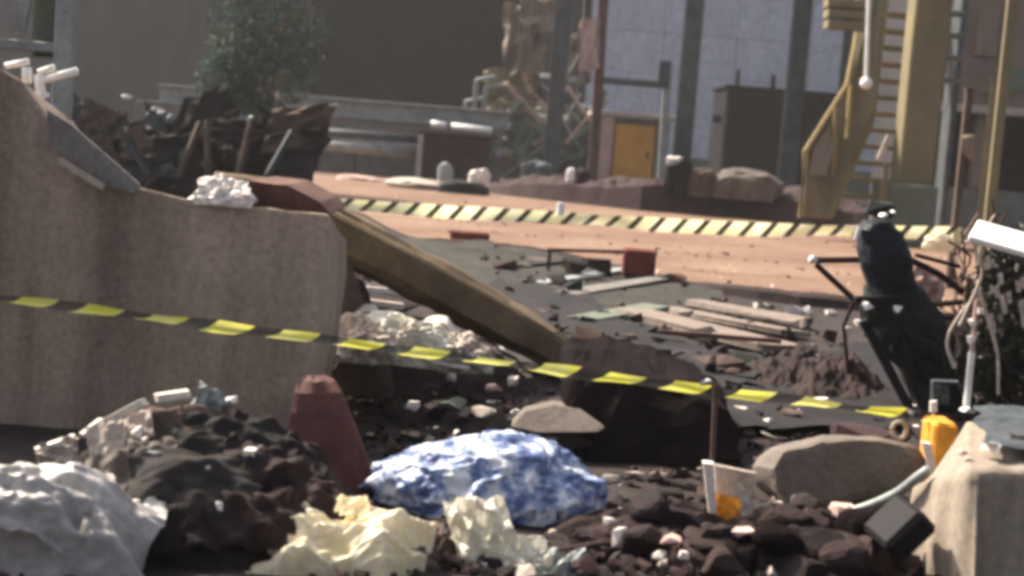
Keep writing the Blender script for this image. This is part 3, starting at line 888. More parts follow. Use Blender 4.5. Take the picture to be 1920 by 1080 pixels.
emit('leg', *beam((bx0 + .03, d, .04), (bx0 + .03, d, 0), .03, .03), 'rust', t)
ground_rock('rubble_stone', 1075, 526, 60, 46, 'char_warm', 'dark stone under the middle of the rusty trolley rail', 'stone', 3)
ground_rock('rubble_stone', 1122, 524, 46, 40, 'rust_dark', 'dark red stone under the rusty trolley rail next to its box end', 'stone', 4)
ground_rock('rubble_stone', 1256, 536, 64, 26, 'rust', 'low brown stone on the road edge right of the rusty trolley', 'stone', 8)
ground_rock('rubble_stone', 1335, 542, 30, 8, 'stone_pink', 'small pink stone on the near road edge', 'stone', 9)
# strips of shade-catching sheet on the shade patch
for i, (a, bq, w, lab) in enumerate((((955, 508), (1090, 498), 9, 'thin dark sheet lying on the shade patch left of the trolley'), ((1010, 540), (1190, 512), 14, 'grey corrugated offcut on the shade patch below the trolley'), ((1060, 560), (1260, 530), 12, 'grey offcut lying parallel below the corrugated one'), ((1090, 610), (1230, 590), 14, 'greenish sheet offcut on the shade patch near the pale planks'))):
    p, q = G(*a), G(*bq)
    tag(emit('sheet_offcut', *beam(p + Vector((0, 0, .03)), q + Vector((0, 0, .045)), .09 + .02 * i, .012, .002, jit=.006, seed=i), ('steel_moss', 'steel_grey', 'concrete_grey', 'steel_green')[i]), lab, 'offcut')
# pale planks
for i, (a, bq, w, lab) in enumerate((((1185, 598), (1470, 668), .17, 'pale plank lying nearest of the three beside the shade patch'),
                                     ((1245, 588), (1490, 638), .14, 'pale plank in the middle of the three beside the shade patch'),
                                     ((1300, 582), (1500, 616), .10, 'pale plank farthest of the three beside the shade patch'))):
    p, q = G(*a), G(*bq)
    tag(emit('plank', *beam(p + Vector((0, 0, .03 + .006 * i)), q + Vector((0, 0, .035)), w * 1.3, .02, .004, jit=.012, seed=30 + i), 'plank'), lab, 'plank', 'pale planks beside the shade patch')
tag(emit('thin_bar', *beam(G(1235, 622, .06), G(1465, 640, .07), .025, .02), 'rust'), 'thin rusty bar lying over the pale planks', 'bar')
for i, (px, py, w, h, lab) in enumerate(((1430, 584, 30, 16, 'white lump at the head of the row of white debris by the spoil bank'), (1490, 590, 40, 20, 'largest white lump in the row by the spoil bank'), (1516, 590, 26, 18, 'white lump touching the largest white lump'), (1560, 592, 26, 12, 'small white lump near the bent steel duct'), (1612, 614, 24, 16, 'white chip at the left foot of the bent steel duct'))):
    ground_rock('white_lump', px, py, w, h, 'plaster_white', lab, 'debris', 40 + i)

# ================================================================== CONCRETE BLOCK AND DUCT
blk = [(-260, 60), (0, 128), (40, 150), (92, 222), (160, 282), (262, 352), (385, 384), (500, 388), (618, 402), (612, 480), (602, 600), (580, 700), (548, 850), (540, 905), (0, 880), (-260, 850)]
BD = 4.1
tag(emit('concrete_block', *prism(blk, BD, .5, .012, .0, .006, 3, 3, .1), 'concrete'), 'large weathered concrete block with a broken sloping shoulder', 'concrete block')
tag(emit('leaning_sheet', *poly_plate([(88, 206, 4.075), (132, 232, 4.075), (262, 346, 4.075), (250, 362, 4.06), (205, 350, 4.06), (92, 275, 4.06)], .012), 'concrete_grey'), 'grey sheet lying along the broken shoulder of the concrete block', 'sheet')
tag(emit('thin_lath', *beam(P(112, 300, 4.05), P(195, 352, 4.05), .02, .014), 'stone_pale'), 'thin slat lying below the grey sheet on the block shoulder', 'slat')
tag(emit('capping_slab', *prism([(385, 380), (395, 352), (470, 338), (540, 345), (600, 378), (622, 402), (560, 394), (480, 386)], 4.16, .4, .006, 0, .004, 9, 2), 'rust'), 'reddish broken slab capping the right end of the concrete block', 'slab')
tag(emit('plaster_lump', *crumple_blob(P(420, 380, 4.13) - Vector((0, 0, .01)), (.115, .1, .085), 77, 4, .5, 8, .5, .4, 1.4), 'plaster_white'), 'white plaster lump on top of the concrete block', 'plaster')
tag(emit('plaster_chip', *hull(P(466, 373, 4.08), (.035, .03, .014), 78, 12), 'plaster_white'), 'small white plaster chip next to the plaster lump on the block', 'plaster')

c = P(470, 420, 5.05)
tag(emit('rubble_mound', *mound((c.x, 5.1, 0), .5, .42, .58, 61, 40, .25), 'stone_brown'), 'brown rubble mound behind the block carrying the upper end of the duct', 'rubble mound')
def duct(pts, prof, scale):
    V, Fc = [], []
    n = len(prof)
    for i, (p, sc) in enumerate(zip(pts, scale)):
        t = (pts[min(i + 1, len(pts) - 1)] - pts[max(i - 1, 0)]).normalized()
        x = t.cross(Vector((0, 0, 1))).normalized(); y = x.cross(t)
        for j, (a, bq) in enumerate(prof):
            w = 1 + .16 * mnoise.noise(Vector((i * .45, j * .9, 2)))
            V.append(p + (x * a + y * bq) * sc * w)
    for i in range(len(pts) - 1):
        for j in range(n):
            j2 = (j + 1) % n
            Fc.append((i * n + j, i * n + j2, (i + 1) * n + j2, (i + 1) * n + j))
    Fc.append(tuple(range(n))); Fc.append(tuple((len(pts) - 1) * n + j for j in reversed(range(n))))
    return V, Fc
ctl = [P(400, 340, 4.85), P(545, 392, 4.95), P(680, 462, 5.1), P(820, 535, 5.35), P(960, 612, 5.6), P(1090, 685, 5.85)]
path = smooth_path(ctl, 6)
prof = [(-.45, 1.02), (-.7, .9), (-.78, -.7), (-.55, -.82), (.5, -.82), (.82, -.62), (.9, .2), (.8, .42), (.25, .8)]   # dented section with a sloping upper face
t = thing('rusty_duct', 'long dented rusty steel duct sloping from the concrete block down to the ground', 'duct', (path[-1].x, path[-1].y, 0))
sc_ = [min(1, .45 + i / (len(path) - 1) * 3.2) * (.07 + .026 * math.sin(min(1, i / (len(path) - 1) * 1.4) * 1.5)) * (1 - .25 * max(0, i / (len(path) - 1) - .75) * 4) for i in range(len(path))]
emit('shell', *duct(path, prof, sc_), 'duct_rust', t)
rp = [p + Vector((s * .55, -s * .55, s * .42)) for p, s in zip(path, sc_)]
emit('ridge_highlight', *tube(rp[6:26], .011, 5), 'highlight_tan', t)  # sunlit streak along the ridge, painted as a tan strip

# top left frame and white tubes
D = 5.6
t = thing('steel_rack', 'pale steel rack post and V brace standing behind the block', 'rack', (P(120, 200, D).x, D, 0))
emit('post', *beam(P(131, -120, D), (P(122, 120, D).x, D, .0), .062, .062, .006), 'steel_grey', t)
emit('post', *beam(P(-10, -120, D), (P(-20, 120, D).x, D, .0), .05, .05, .006), 'steel_grey', t)
emit('brace', *beam(P(22, -60, D), P(36, 62, D), .03, .02), 'steel_grey', t)
emit('brace', *beam(P(62, -60, D), P(38, 62, D), .03, .02), 'steel_grey', t)
emit('crossbar', *beam(P(-40, 78, D), P(128, 92, D), .05, .035, .004), 'steel_grey', t)
emit('panel', *poly_plate([(66, -120, D + .03), (112, -120, D + .03), (108, 110, D + .03), (60, 106, D + .03)], .01), 'steel_green', t)
D = 4.6
for (a, bq, r, lab) in (((74, 152), (145, 133), .011, 'bright white tube sticking out over the block shoulder'), ((72, 136), (102, 126), .009, 'short white tube just above the bright white tube'), ((10, 124), (54, 115), .009, 'white tube at the edge of the frame on the block shoulder'), ((50, 126), (50, 156), .014, 'white vertical stub on the block shoulder'), ((72, 140), (78, 180), .014, 'white elbow stub under the bright white tube')):
    tag(emit('white_tube', *tube([P(*a, D), P(*bq, D)], r, 10), 'white_paint', smooth=True), lab, 'tube', 'white tubes on the block shoulder')
tag(emit('white_lump', *hull(P(78, 190, D), (.035, .035, .03), 3, 24), 'white_paint'), 'white knob below the white elbow stub', 'knob')

# ================================================================== BENT STEEL ON THE RIGHT
D = 5.55
t = thing('bent_chute', 'dark navy bent steel chute leaning over on splayed legs', 'steel chute', (P(1720, 770, D).x, D, 0))
def loft(rows, m, name, parent, dep=.16, bev=0):
    """closed solid lofted through rows (py, px_left, px_right, d)"""
    V, Fc = [], []
    nseg = 22
    rows = [tuple(rows[k][q] + (rows[k + 1][q] - rows[k][q]) * f / 4 for q in range(4)) for k in range(len(rows) - 1) for f in range(4)] + [rows[-1]]
    for i, (py, xl, xr, d) in enumerate(rows):
        a, bq = P(xl, py, d), P(xr, py, d); c = (a + bq) / 2; w = (bq - a).length / 2
        for j in range(nseg):
            an = 2 * math.pi * j / nseg + .2
            ca, sa = math.cos(an), math.sin(an)
            ca = math.copysign(abs(ca) ** .7, ca); sa = math.copysign(abs(sa) ** .7, sa)
            k = 1 + .2 * mnoise.noise(Vector((i * .23, an * 1.1, len(rows)))) + .09 * ridge((i * .3, an * 2.2, 0), 1.0, 3)
            V.append(c + Vector((ca * w * k, sa * dep / 2 * k, .006 * mnoise.noise(Vector((j, i, 4.4))))))
    for i in range(len(rows) - 1):
        for j in range(nseg):
            j2 = (j + 1) % nseg
            Fc.append((i * nseg + j, i * nseg + j2, (i + 1) * nseg + j2, (i + 1) * nseg + j))
    Fc.append(tuple(range(nseg))); Fc.append(tuple((len(rows) - 1) * nseg + j for j in reversed(range(nseg))))
    return emit(name, V, Fc, m, parent)
loft([(415, 1622, 1668, 5.5), (432, 1608, 1690, 5.5), (470, 1612, 1704, 5.5), (520, 1626, 1716, 5.52), (565, 1630, 1740, 5.55)], 'steel_navy', 'upper_shell', t)
loft([(540, 1627, 1730, 5.53), (580, 1618, 1756, 5.56), (620, 1626, 1775, 5.57), (660, 1655, 1782, 5.58), (700, 1690, 1792, 5.6), (740, 1712, 1800, 5.62), (778, 1722, 1806, 5.64)], 'steel_moss', 'lower_shell', t, .18)
emit('collar', *beam(P(1602, 562, 5.44), P(1690, 560, 5.44), .04, .025, .004), 'steel_black', t)
emit('bracket', *hull(P(1650, 410, 5.5), (.11, .08, .06), 5, 18), 'steel_moss', t)
emit('leg', *beam(P(1618, 600, 5.47), P(1718, 790, 5.47), .03, .03, .003), 'steel_black', t)
emit('leg', *beam(P(1686, 630, 5.44), P(1735, 780, 5.44), .025, .025, .003), 'steel_black', t)
for i, (px, py, r) in enumerate(((1655, 405, .012), (1674, 396, .008), (1626, 576, .017), (1682, 580, .014))):
    emit('bolt_cap', *hull(P(px, py + 6, 5.42), (r * 2.6, r * 2, r * 1.8), i, 20), 'white_paint', t)
emit('edge_highlight', *tube([P(1612, 425, 5.45), P(1604, 448, 5.45)], .008, 6), 'white_paint', t)  # sunlit left edge of the chute, painted as a white strip
for (px, py, ax_, ay_, sd) in ((1690, 640, (.08, -.01, -.02), (.01, .02, -.12), 1), (1745, 690, (.09, -.01, -.03), (.04, .02, -.14), 2), (1640, 600, (.05, 0, -.02), (.0, .02, -.06), 3), (1700, 500, (.03, 0, -.03), (.03, .02, -.1), 4), (1765, 740, (.06, 0, 0), (.02, .01, -.08), 5)):
    emit('torn_flap', *crumple_sheet(P(px, py, 5.45), ax_, ay_, 600 + sd, 14, .18), ('steel_moss', 'steel_black', 'steel_moss', 'steel_navy', 'steel_green')[sd - 1], t)
# bar frame round it
t = thing('bar_frame', 'buckled rusty bar frame sticking out on both sides of the bent chute', 'bar frame', (P(1560, 640, 5.7).x, 5.7, 0))
for (a, bq, r, nm) in (((1524, 488), (1612, 487), .012, 'bar'), ((1530, 496), (1602, 562), .011, 'bar'), ((1602, 562), (1582, 610), .007, 'bar'), ((1582, 610), (1590, 700), .007, 'leg'), ((1700, 484), (1758, 512), .012, 'bar'), ((1758, 512), (1806, 548), .012, 'bar'), ((1740, 572), (1806, 566), .011, 'bar'), ((1744, 594), (1806, 596), .012, 'bar'), ((1716, 478), (1800, 500), .008, 'bar')):
    emit(nm, *tube([P(*a, 5.66), P(*bq, 5.66)], r, 6), 'rust_dark', t)
emit('knob', *hull(P(1524, 494, 5.64), (.028, .03, .03), 9, 20), 'white_paint', t)
for i, (a, bq, cc, lab) in enumerate((((1708, 510), (1770, 560), (1740, 590), 'crumpled pale sheet between the bars right of the chute'), ((1770, 620), (1800, 640), (1780, 680), 'pale torn sheet hanging under the bars'))):
    p = P((a[0] + bq[0]) / 2, (a[1] + bq[1]) / 2, 5.8)
    tag(emit('torn_sheet', *crumple_sheet(p, (.13, .02, -.06), (.02, .05, .12), 20 + i, 14, .15), 'stone_pink'), lab, 'torn sheet')
# slim near post with white rods and wires
D = 5.2
t = thing('white_standpipe', 'white standpipe with joints beside the dark leafy shrub', 'standpipe', (P(1814, 790, D).x, D, 0))
emit('pipe', *tube([P(1822, 660, D), P(1812, 760, D)], .012, 8), 'white_paint', t)
emit('pipe', *tube([P(1832, 560, D), P(1822, 660, D)], .009, 8), 'stone_pink', t)
for i, (px, py, w) in enumerate(((1822, 605, .03), (1820, 638, .034), (1838, 582, .026))):
    emit('joint', *hull(P(px, py + 8, D - .01), (w, w, w * .9), i + 2, 20), 'plaster_white', t)
emit('foot', *hull(P(1808, 772, D - .05), (.04, .04, .02), 8, 18), 'white_paint', t)
for i, (pp, lab) in enumerate((([(1790, 690), (1776, 640), (1800, 590), (1830, 555), (1836, 540)], 'looping pale cable left of the white standpipe'), ([(1836, 540), (1850, 590), (1870, 660), (1872, 740)], 'pale cable hanging to the right of the white standpipe'), ([(1800, 610), (1840, 520), (1836, 480), (1846, 440)], 'thin pale wire rising above the white standpipe'))):
    tag(emit('cable', *tube([P(x, y, 5.15 - i * .03) for x, y in pp], .006, 6, 6), 'stone_pale'), lab, 'cable', 'cables round the white standpipe')
tag(emit('pipe_bracket', *join(tube([P(1747, 765, 5.0), P(1748, 714, 5.0)], .006, 6), tube([P(1748, 714, 5.0), P(1796, 716, 5.0)], .006, 6)), 'steel_grey'), 'thin grey L shaped bracket above the end of the near tape', 'bracket')
tag(emit('white_beam', *beam(P(1824, 432, 4.9), P(2150, 524, 4.7), .02, .125, .004, Vector((0, 1, .5))), 'white_paint'), 'bright white beam jutting in over the dark shrub', 'beam')
t = thing('trestle', 'dark steel trestle post under the bright white beam', 'trestle', (P(2060, 600, 4.75).x, 4.75, 0))
q = P(2060, 505, 4.75)
emit('post', *beam((q.x, 4.75, 0), (q.x, 4.75, q.z), .04, .04), 'steel_dark', t)
emit('foot', *box((q.x - .1, 4.65, 0), (q.x + .1, 4.85, .03)), 'steel_dark', t)
# dark shrub
D = 5.55
t = thing('dark_shrub', 'dark scorched leafy shrub under the white beam', 'shrub', (P(1890, 770, D).x, D, 0))
leaf_crown(P(1910, 600, D), (.36, .4, .66), 3600, .024, 9, 'leaf_dark', t)
leaf_crown(P(1850, 680, D), (.2, .3, .36), 1100, .02, 10, 'leaf_dark', t)
leaf_crown(P(2020, 620, D), (.4, .4, .6), 900, .022, 12, 'leaf_dark', t)
rnd = random.Random(3)
for k in range(9):
    px = 1850 + k * 20
    a = P(px, 770, D); a.z = 0
    emit('stem', *tube([a, P(px + rnd.uniform(-15, 15), 620, D), P(px + rnd.uniform(-30, 30), 480 + rnd.uniform(0, 70), D)], .007, 5, 3), 'twig', t)
for k in range(16):
    px, py = rnd.uniform(1845, 1925), rnd.uniform(470, 620)
    emit('pale_leaf', *crumple_sheet(P(px, py, D - .2), (.02, .01, .008), (-.008, .01, .04), k, 3, .1), 'stone_pale', t)
# leafless tangle by the post
t = thing('dry_bush', 'dry twiggy tangle behind the white standpipe', 'bush', (P(1800, 640, 5.9).x, 5.9, 0))
for k in range(26):
    px, py = rnd.uniform(1775, 1860), rnd.uniform(470, 700)
    emit('twig', *tube([P(px, py, 5.85), P(px + rnd.uniform(-30, 30), py - 40, 5.9), P(px + rnd.uniform(-45, 45), py - rnd.uniform(60, 110), 5.9)], .005, 4, 3), rnd.choice(('twig', 'stone_brown', 'stone_pink')), t)
emit('trunk', *tube([(P(1800, 640, 5.9).x, 5.9, 0), P(1806, 640, 5.9), P(1818, 520, 5.9)], .013, 6, 3), 'twig', t)

# ================================================================== MID GROUND DEBRIS
def strip(name, pp, d, w, m, lab, cat, group=None, thick=.004):
    """bent flat strip through pixels at distance d"""
    path = smooth_path([P(x, y, d) for x, y in pp], 6); V, Fc = [], []
    for p in path:
        for dy, dz in ((-w / 2, 0), (w / 2, .3 * w), (w / 2, .3 * w - thick), (-w / 2, -thick)):
            V.append(p + Vector((0, dy, dz)))
    for i in range(len(path) - 1):
        for j in range(4):
            Fc.append((i * 4 + j, i * 4 + (j + 1) % 4, i * 4 + 4 + (j + 1) % 4, i * 4 + 4 + j))
    Fc += [(0, 1, 2, 3), tuple((len(path) - 1) * 4 + k for k in (3, 2, 1, 0))]
    return tag(emit(name, V, Fc, m), lab, cat, group)
c = G(760, 715)
tag(emit('debris_mound', *mound((c.x + .05, c.y + .1, 0), .42, .5, .17, 21, 44, .5), 'char_warm'), 'mound of dark brown debris beside the concrete block under the near tape', 'debris mound')
tag(emit('shade_mass', *prism([(1075, 692), (1180, 716), (1300, 738), (1372, 768), (1396, 815), (1390, 905), (1120, 905), (1075, 850), (1060, 760)], 4.15, .9, .02, .5, .03, 8, 4), 'soot_and_shade'), 'long dark mass standing in for shadow from the duct end to the stake under the near tape', 'shade mass')  # shadow beyond the duct end, built as a dark solid
c = G(1560, 745)
tag(emit('debris_mound', *mound((c.x, c.y + .25, 0), .34, .6, .12, 28, 44, .7), 'char_warm'), 'low brown mound of debris in front of the bent chute', 'debris mound')
for i, (pp, d, w, lab) in enumerate((
        ([(612, 608), (640, 618), (668, 586), (700, 582), (712, 604)], 4.95, .05, 'white curled strip nearest the concrete block'),
        ([(660, 640), (700, 598), (738, 592), (758, 614), (766, 626)], 4.9, .045, 'white arched strip next to the curled strip'),
        ([(764, 636), (800, 606), (836, 604), (852, 628), (870, 640)], 4.85, .05, 'brightest white arched strip beside the rusty duct'),
        ([(626, 690), (660, 648), (694, 622)], 4.7, .03, 'thin white strip crossing behind the near tape'),
        ([(800, 626), (822, 650), (850, 660), (864, 690)], 4.8, .045, 'drooping pale strip below the brightest arched strip'),
        ([(700, 660), (760, 650), (810, 676), (880, 690)], 4.65, .03, 'low pale strip along the near tape'))):
    strip('curled_strip', pp, d, w, 'pale_strip', lab, 'strip', 'curled strips by the duct')
for i, (a, bq, w, lab) in enumerate((((618, 536), (742, 548), .05, 'bright pale plank between the concrete block and the duct'), ((610, 556), (756, 574), .07, 'grey plank under the bright pale plank by the block'))):
    p, q = G(*a, .12), G(*bq, .1)
    tag(emit('short_plank', *beam(p, q, w, .028, .003, jit=.004, seed=i), ('plaster_white', 'stone_pale')[i]), lab, 'plank')
tag(emit('plank_pile', *hull(G(680, 590), (.42, .5, .1), 11, 18), 'char_warm'), 'dark rubble carrying the two short planks by the block', 'rubble')
for i, (px, py, w, h, m, lab) in enumerate((
        (848, 712, 20, 22, 'plaster_white', 'white chip just under the near tape left of a pair of chips'),
        (962, 720, 26, 22, 'plaster_white', 'white chip under the near tape nearest the duct end'),
        (930, 698, 50, 18, 'plaster_white', 'flat white chip touching the near tape'),
        (772, 764, 28, 20, 'plaster_white', 'white chip on the dark soil above the red board top'),
        (966, 776, 22, 16, 'plaster_white', 'white chip at the left tip of the pale wedge stone'),
        (850, 764, 64, 26, 'steel_green', 'grey green stone behind the blue bag'),
        (905, 774, 56, 18, 'stone_pale', 'pale stone between the grey green stone and the wedge'),
        (926, 730, 30, 16, 'stone_pink', 'small pinkish stone below the flat white chip'))):
    g = G(px, py, .06)
    s = S(g.y)
    tag(emit('debris_chip', *hull((g.x, g.y, .05), (w * s, w * s * .8, h * s), 90 + i, 16), m), lab, 'chip')
tag(emit('wedge_stone', *prism([(958, 800), (985, 772), (1040, 760), (1086, 766), (1134, 802), (1120, 810), (1010, 812)], 4.15, .2, .006, 1.2, .003, 5, 2, .02), 'slab_grey'), 'pale flat wedge shaped stone behind the blue bag', 'stone')
tag(emit('wedge_support', *hull((P(1045, 820, 4.25).x, 4.25, 0), (.2, .22, P(1045, 806, 4.2).z), 6, 16), 'char'), 'charred rubble carrying the pale wedge stone', 'rubble')
MIDM = ['char', 'char_warm', 'rust_dark', 'char', 'char_warm', 'rust_dark', 'steel_moss', 'stone_brown', 'stone_pale', 'plaster_white']
rubble('rubble', [([(620, 600), (900, 640), (1080, 700), (1200, 760), (1150, 860), (700, 860), (600, 740)], 1100), ([(1180, 680), (1450, 660), (1640, 600), (1800, 700), (1820, 830), (1300, 860), (1180, 780)], 1000), ([(640, 480), (760, 560), (800, 600), (620, 590)], 200)], (.006, .055), MIDM, 4, lambda x, y: max(0, .05 * mnoise.noise(Vector((x * 4, y * 4, 2)))))
for i, (px, py, ax_, ay_, lab) in enumerate((
        (660, 640, (.2, .05, .01), (-.02, .1, .1), 'crumpled pale sheet under the white strips nearest the block'),
        (745, 650, (.22, .05, -.02), (.0, .12, .09), 'crumpled pale sheet under the middle white strips'),
        (835, 665, (.18, .06, -.04), (.02, .1, .08), 'crumpled pale sheet under the brightest arched strip'))):
    tag(emit('crumpled_sheet', *crumple_sheet(P(px, py, 4.85), ax_, ay_, 510 + i, 30, .2, 9, .1, .3), ('stone_pale', 'pale_strip', 'stone_pink')[i]), lab, 'crumpled sheet')
for i, (px, py, dm, lab) in enumerate(((672, 662, (.27, .2, .15), 'pale crumpled bag against the concrete block behind the near tape'), (765, 668, (.26, .2, .15), 'pale crumpled bag in the middle of the three behind the near tape'), (850, 682, (.2, .16, .12), 'pale crumpled bag under the rusty duct behind the near tape'))):
    p = P(px, py, 4.75)
    tag(emit('pale_bag', *crumple_blob((p.x, p.y, max(0, p.z - .02)), dm, 530 + i, 5, .5, 9, .4, .25, 1.3), ('stone_pale', 'paper_cream', 'stone_pale')[i]), lab, 'bag')
rubble('patch_debris', [([(900, 480), (1230, 530), (1420, 570), (1560, 620), (1640, 740), (1300, 760), (1050, 690), (940, 590)], 330)], (.012, .12), ['char', 'char_warm', 'shade_and_debris', 'steel_moss', 'rust_dark', 'stone_brown', 'slab_grey'], 23, lambda x, y: .025)
rubble('road_gravel', [([(700, 345), (1150, 390), (1600, 440), (1900, 480), (1900, 600), (1500, 556), (1200, 510), (900, 455), (700, 400)], 500), ([(640, 470), (1000, 470), (1350, 560), (1500, 640), (1450, 700), (1150, 690), (800, 560)], 700)], (.008, .05), ['stone_brown', 'rust', 'stone_pink', 'steel_moss', 'plaster_white'], 8, lambda x, y: .006)

# ================================================================== FOREGROUND
# red board leaning by the block
V, Fc = [], []
rows = [(704, 578, 606), (714, 560, 626), (736, 551, 640), (775, 545, 656), (830, 540, 678), (890, 552, 698), (950, 575, 722)]
n = 10
for i, (py, xl, xr) in enumerate(rows):
    d = 3.72 - .02 * i
    for j in range(n + 1):
        f = j / n
        p = P(xl + (xr - xl) * f, py, d)
        V.append(p + Vector((0, -.014 * math.sin(math.pi * f) + .012 * mnoise.noise(Vector((f * 3, i * .8, 4))), .004 * mnoise.noise(Vector((f * 5, i, 9))))))
m0 = len(V)
V += [p + Vector((0, .015, 0)) for p in V]
for i in range(len(rows) - 1):
    for j in range(n):
        a = i * (n + 1) + j
        Fc += [(a, a + n + 1, a + n + 2, a + 1), (a + m0, a + m0 + 1, a + m0 + n + 2, a + m0 + n + 1)]
for j in range(n):
    Fc.append((j, j + 1, j + 1 + m0, j + m0)); e0 = (len(rows) - 1) * (n + 1) + j
    Fc.append((e0 + 1, e0, e0 + m0, e0 + m0 + 1))
for i in range(len(rows) - 1):
    for e in (0, n):
        a = i * (n + 1) + e
        Fc.append((a, a + m0, a + m0 + n + 1, a + n + 1))
tag(emit('red_sheet', V, Fc, 'red_board', smooth=False), 'curved dark red panel leaning between the concrete block and the blue bag', 'panel')
tag(emit('rubble_bed', *hull((P(640, 950, 3.66).x, 3.68, -.01), (.2, .14, .05), 3, 14), 'char'), 'charred rubble under the dark red panel', 'rubble')
# blue bag
g = G(920, 978)
tag(emit('plastic_bag', *crumple_blob((P(922, 900, 3.62).x, 3.62, -.01), (.48, .34, .185), 31, 6, .3, 10, .3, .08, .8), 'bag_blue', smooth=True), 'crumpled shiny blue plastic bag lying in the debris', 'plastic bag')
# left debris heap
c = G(390, 1045)
tag(emit('debris_heap', *keep('heap', mound((c.x - .07, c.y + .3, 0), .37, .4, .235, 33, 60, .3)), 'char'), 'dark heap of charred debris in front of the concrete block', 'debris heap')
tag(emit('low_debris_heap', *mound((P(560, 960, 3.4).x, 3.45, 0), .17, .22, .1, 35, 40, .5), 'char_warm'), 'low dark debris heap between the charred heap and the yellow paper', 'debris heap')
tag(emit('grey_slab', *prism([(225, 1045), (330, 1030), (490, 1044), (520, 1130), (225, 1130)], 2.95, .12, .01, .3, .004, 2, 2), 'concrete_grey'), 'grey concrete slab at the foot of the charred heap', 'slab')
for i, (a, bq, w, lab) in enumerate((
        ((74, 868), (146, 846), .018, 'pale lath low on the left flank of the charred heap'),
        ((160, 838), (196, 812), .014, 'short pale lath joining the laths on the charred heap'),
        ((186, 822), (276, 780), .02, 'long pale lath rising along the charred heap'),
        ((298, 768), (358, 764), .018, 'pale lath lying flat on the crest of the charred heap'),
        ((332, 832), (372, 776), .01, 'thin grey rod leaning on the crest of the charred heap'),
        ((344, 836), (378, 768), .008, 'thinner grey rod next to the leaning grey rod'),
        ((384, 778), (444, 776), .014, 'pale crooked stick at the crest of the charred heap'),
        ((470, 872), (502, 856), .016, 'short pale stick between the charred heap and the red panel'),
        ((250, 868), (306, 880), .01, 'thin brown stick inside the charred heap'))):
    tag(emit('lath', *beam(on(*a, ['heap'], .03, 3.36) + Vector((0, -.03, 0)), on(*bq, ['heap'], .035, 3.4) + Vector((0, -.03, 0)), w * 1.35, w * .9, .001, jit=.002, seed=i), 'pale_strip' if i not in (4, 5, 8) else 'steel_grey'), lab, 'lath', 'laths on the charred heap')
for i, (px, py, ax_, ay_, m, lab) in enumerate((
        (205, 850, (.07, .02, .03), (-.02, .04, .06), 'stone_pale', 'pale crumpled card between the laths and the charred heap'),
        (115, 875, (.08, .03, .02), (-.01, .04, .05), 'stone_pale', 'pale triangular card below the lowest lath'),
        (400, 800, (.07, .02, -.04), (.01, .05, .09), 'steel_grey', 'grey crumpled sheet just under the crest of the charred heap'),
        (260, 830, (.07, .01, .03), (-.02, .04, .05), 'stone_pale', 'torn pale card under the long rising lath'))):
    tag(emit('torn_card', *crumple_sheet(on(px, py, ['heap'], .035, 3.36) + Vector((0, -.03, 0)), ax_, ay_, 70 + i, 12, .16), m), lab, 'torn card')
for i, (px, py, r, lab) in enumerate(((264, 830, .016, 'white round chip beside the torn card on the heap'), (276, 842, .011, 'smaller white chip under the white round chip'), (212, 918, .014, 'white drop shaped chip on the left side of the heap'), (256, 1015, .022, 'white chip in the ring at the foot of the heap'), (538, 905, .02, 'pale chip left of the foot of the red panel'), (415, 962, .009, 'tiny pale chip low on the charred heap'), (392, 892, .009, 'tiny pale chip in the middle of the charred heap'))):
    tag(emit('debris_chip', *hull(on(px, py + 8, ['heap'], .02, 3.0) + Vector((0, -.03, 0)), (r * 2, r * 1.6, r * 2), 120 + i, 14), 'plaster_white'), lab, 'chip')
rnd = random.Random(77)
for k, (px, py, w, ang, m, lab) in enumerate((
        (330, 830, .24, .3, 'stone_brown', 'brown folded sacking draped over the crest of the charred heap'),
        (430, 850, .24, -.3, 'tarp_grey', 'dark grey sacking draped below the crest of the charred heap'),
        (240, 900, .22, .5, 'slab_grey', 'grey brown sacking on the left flank of the charred heap'),
        (500, 900, .2, -.5, 'char_warm', 'dark brown sacking on the right flank of the charred heap'),
        (360, 930, .28, .1, 'tarp_grey', 'large dark grey sacking across the middle of the charred heap'),
        (470, 985, .24, -.2, 'char_warm', 'dark brown sacking low on the charred heap beside the yellow paper'),
        (320, 1000, .22, .2, 'char', 'black sacking at the foot of the charred heap'),
        (580, 950, .16, -.3, 'rust_dark', 'maroon sacking between the charred heap and the red panel'))):
    tag(emit('draped_sacking', *crumple_sheet(on(px, py, ['heap'], .015, 3.4), (w * math.cos(ang), .02, w * math.sin(ang) * .5), (-.02, w * .55, w * .42), 540 + k, 34, .11, 6, .2, .15), m, smooth=True), lab, 'sacking', 'sacking draped on the charred heap')
tag(emit('wire_ring', *tube([P(252 + 26 * math.cos(a), 1005 + 42 * math.sin(a), 3.02 - .02 * math.sin(a)) for a in [k * .3 for k in range(9, 22)]], .009, 6), 'stone_brown'), 'brown bent ring at the foot of the charred heap', 'ring')
FGM = ['char', 'char', 'char_warm', 'rust_dark', 'char', 'rust_dark', 'stone_brown', 'steel_moss', 'stone_pale']
def heapz(cx, cy, rx, ry, h):
    return lambda x, y: max(0, h * max(0, 1 - ((x - cx) / rx) ** 2 - ((y - cy) / ry) ** 2) ** .8)
hz = heapz(G(390, 1045).x - .07, G(390, 1045).y + .3, .37, .4, .21)
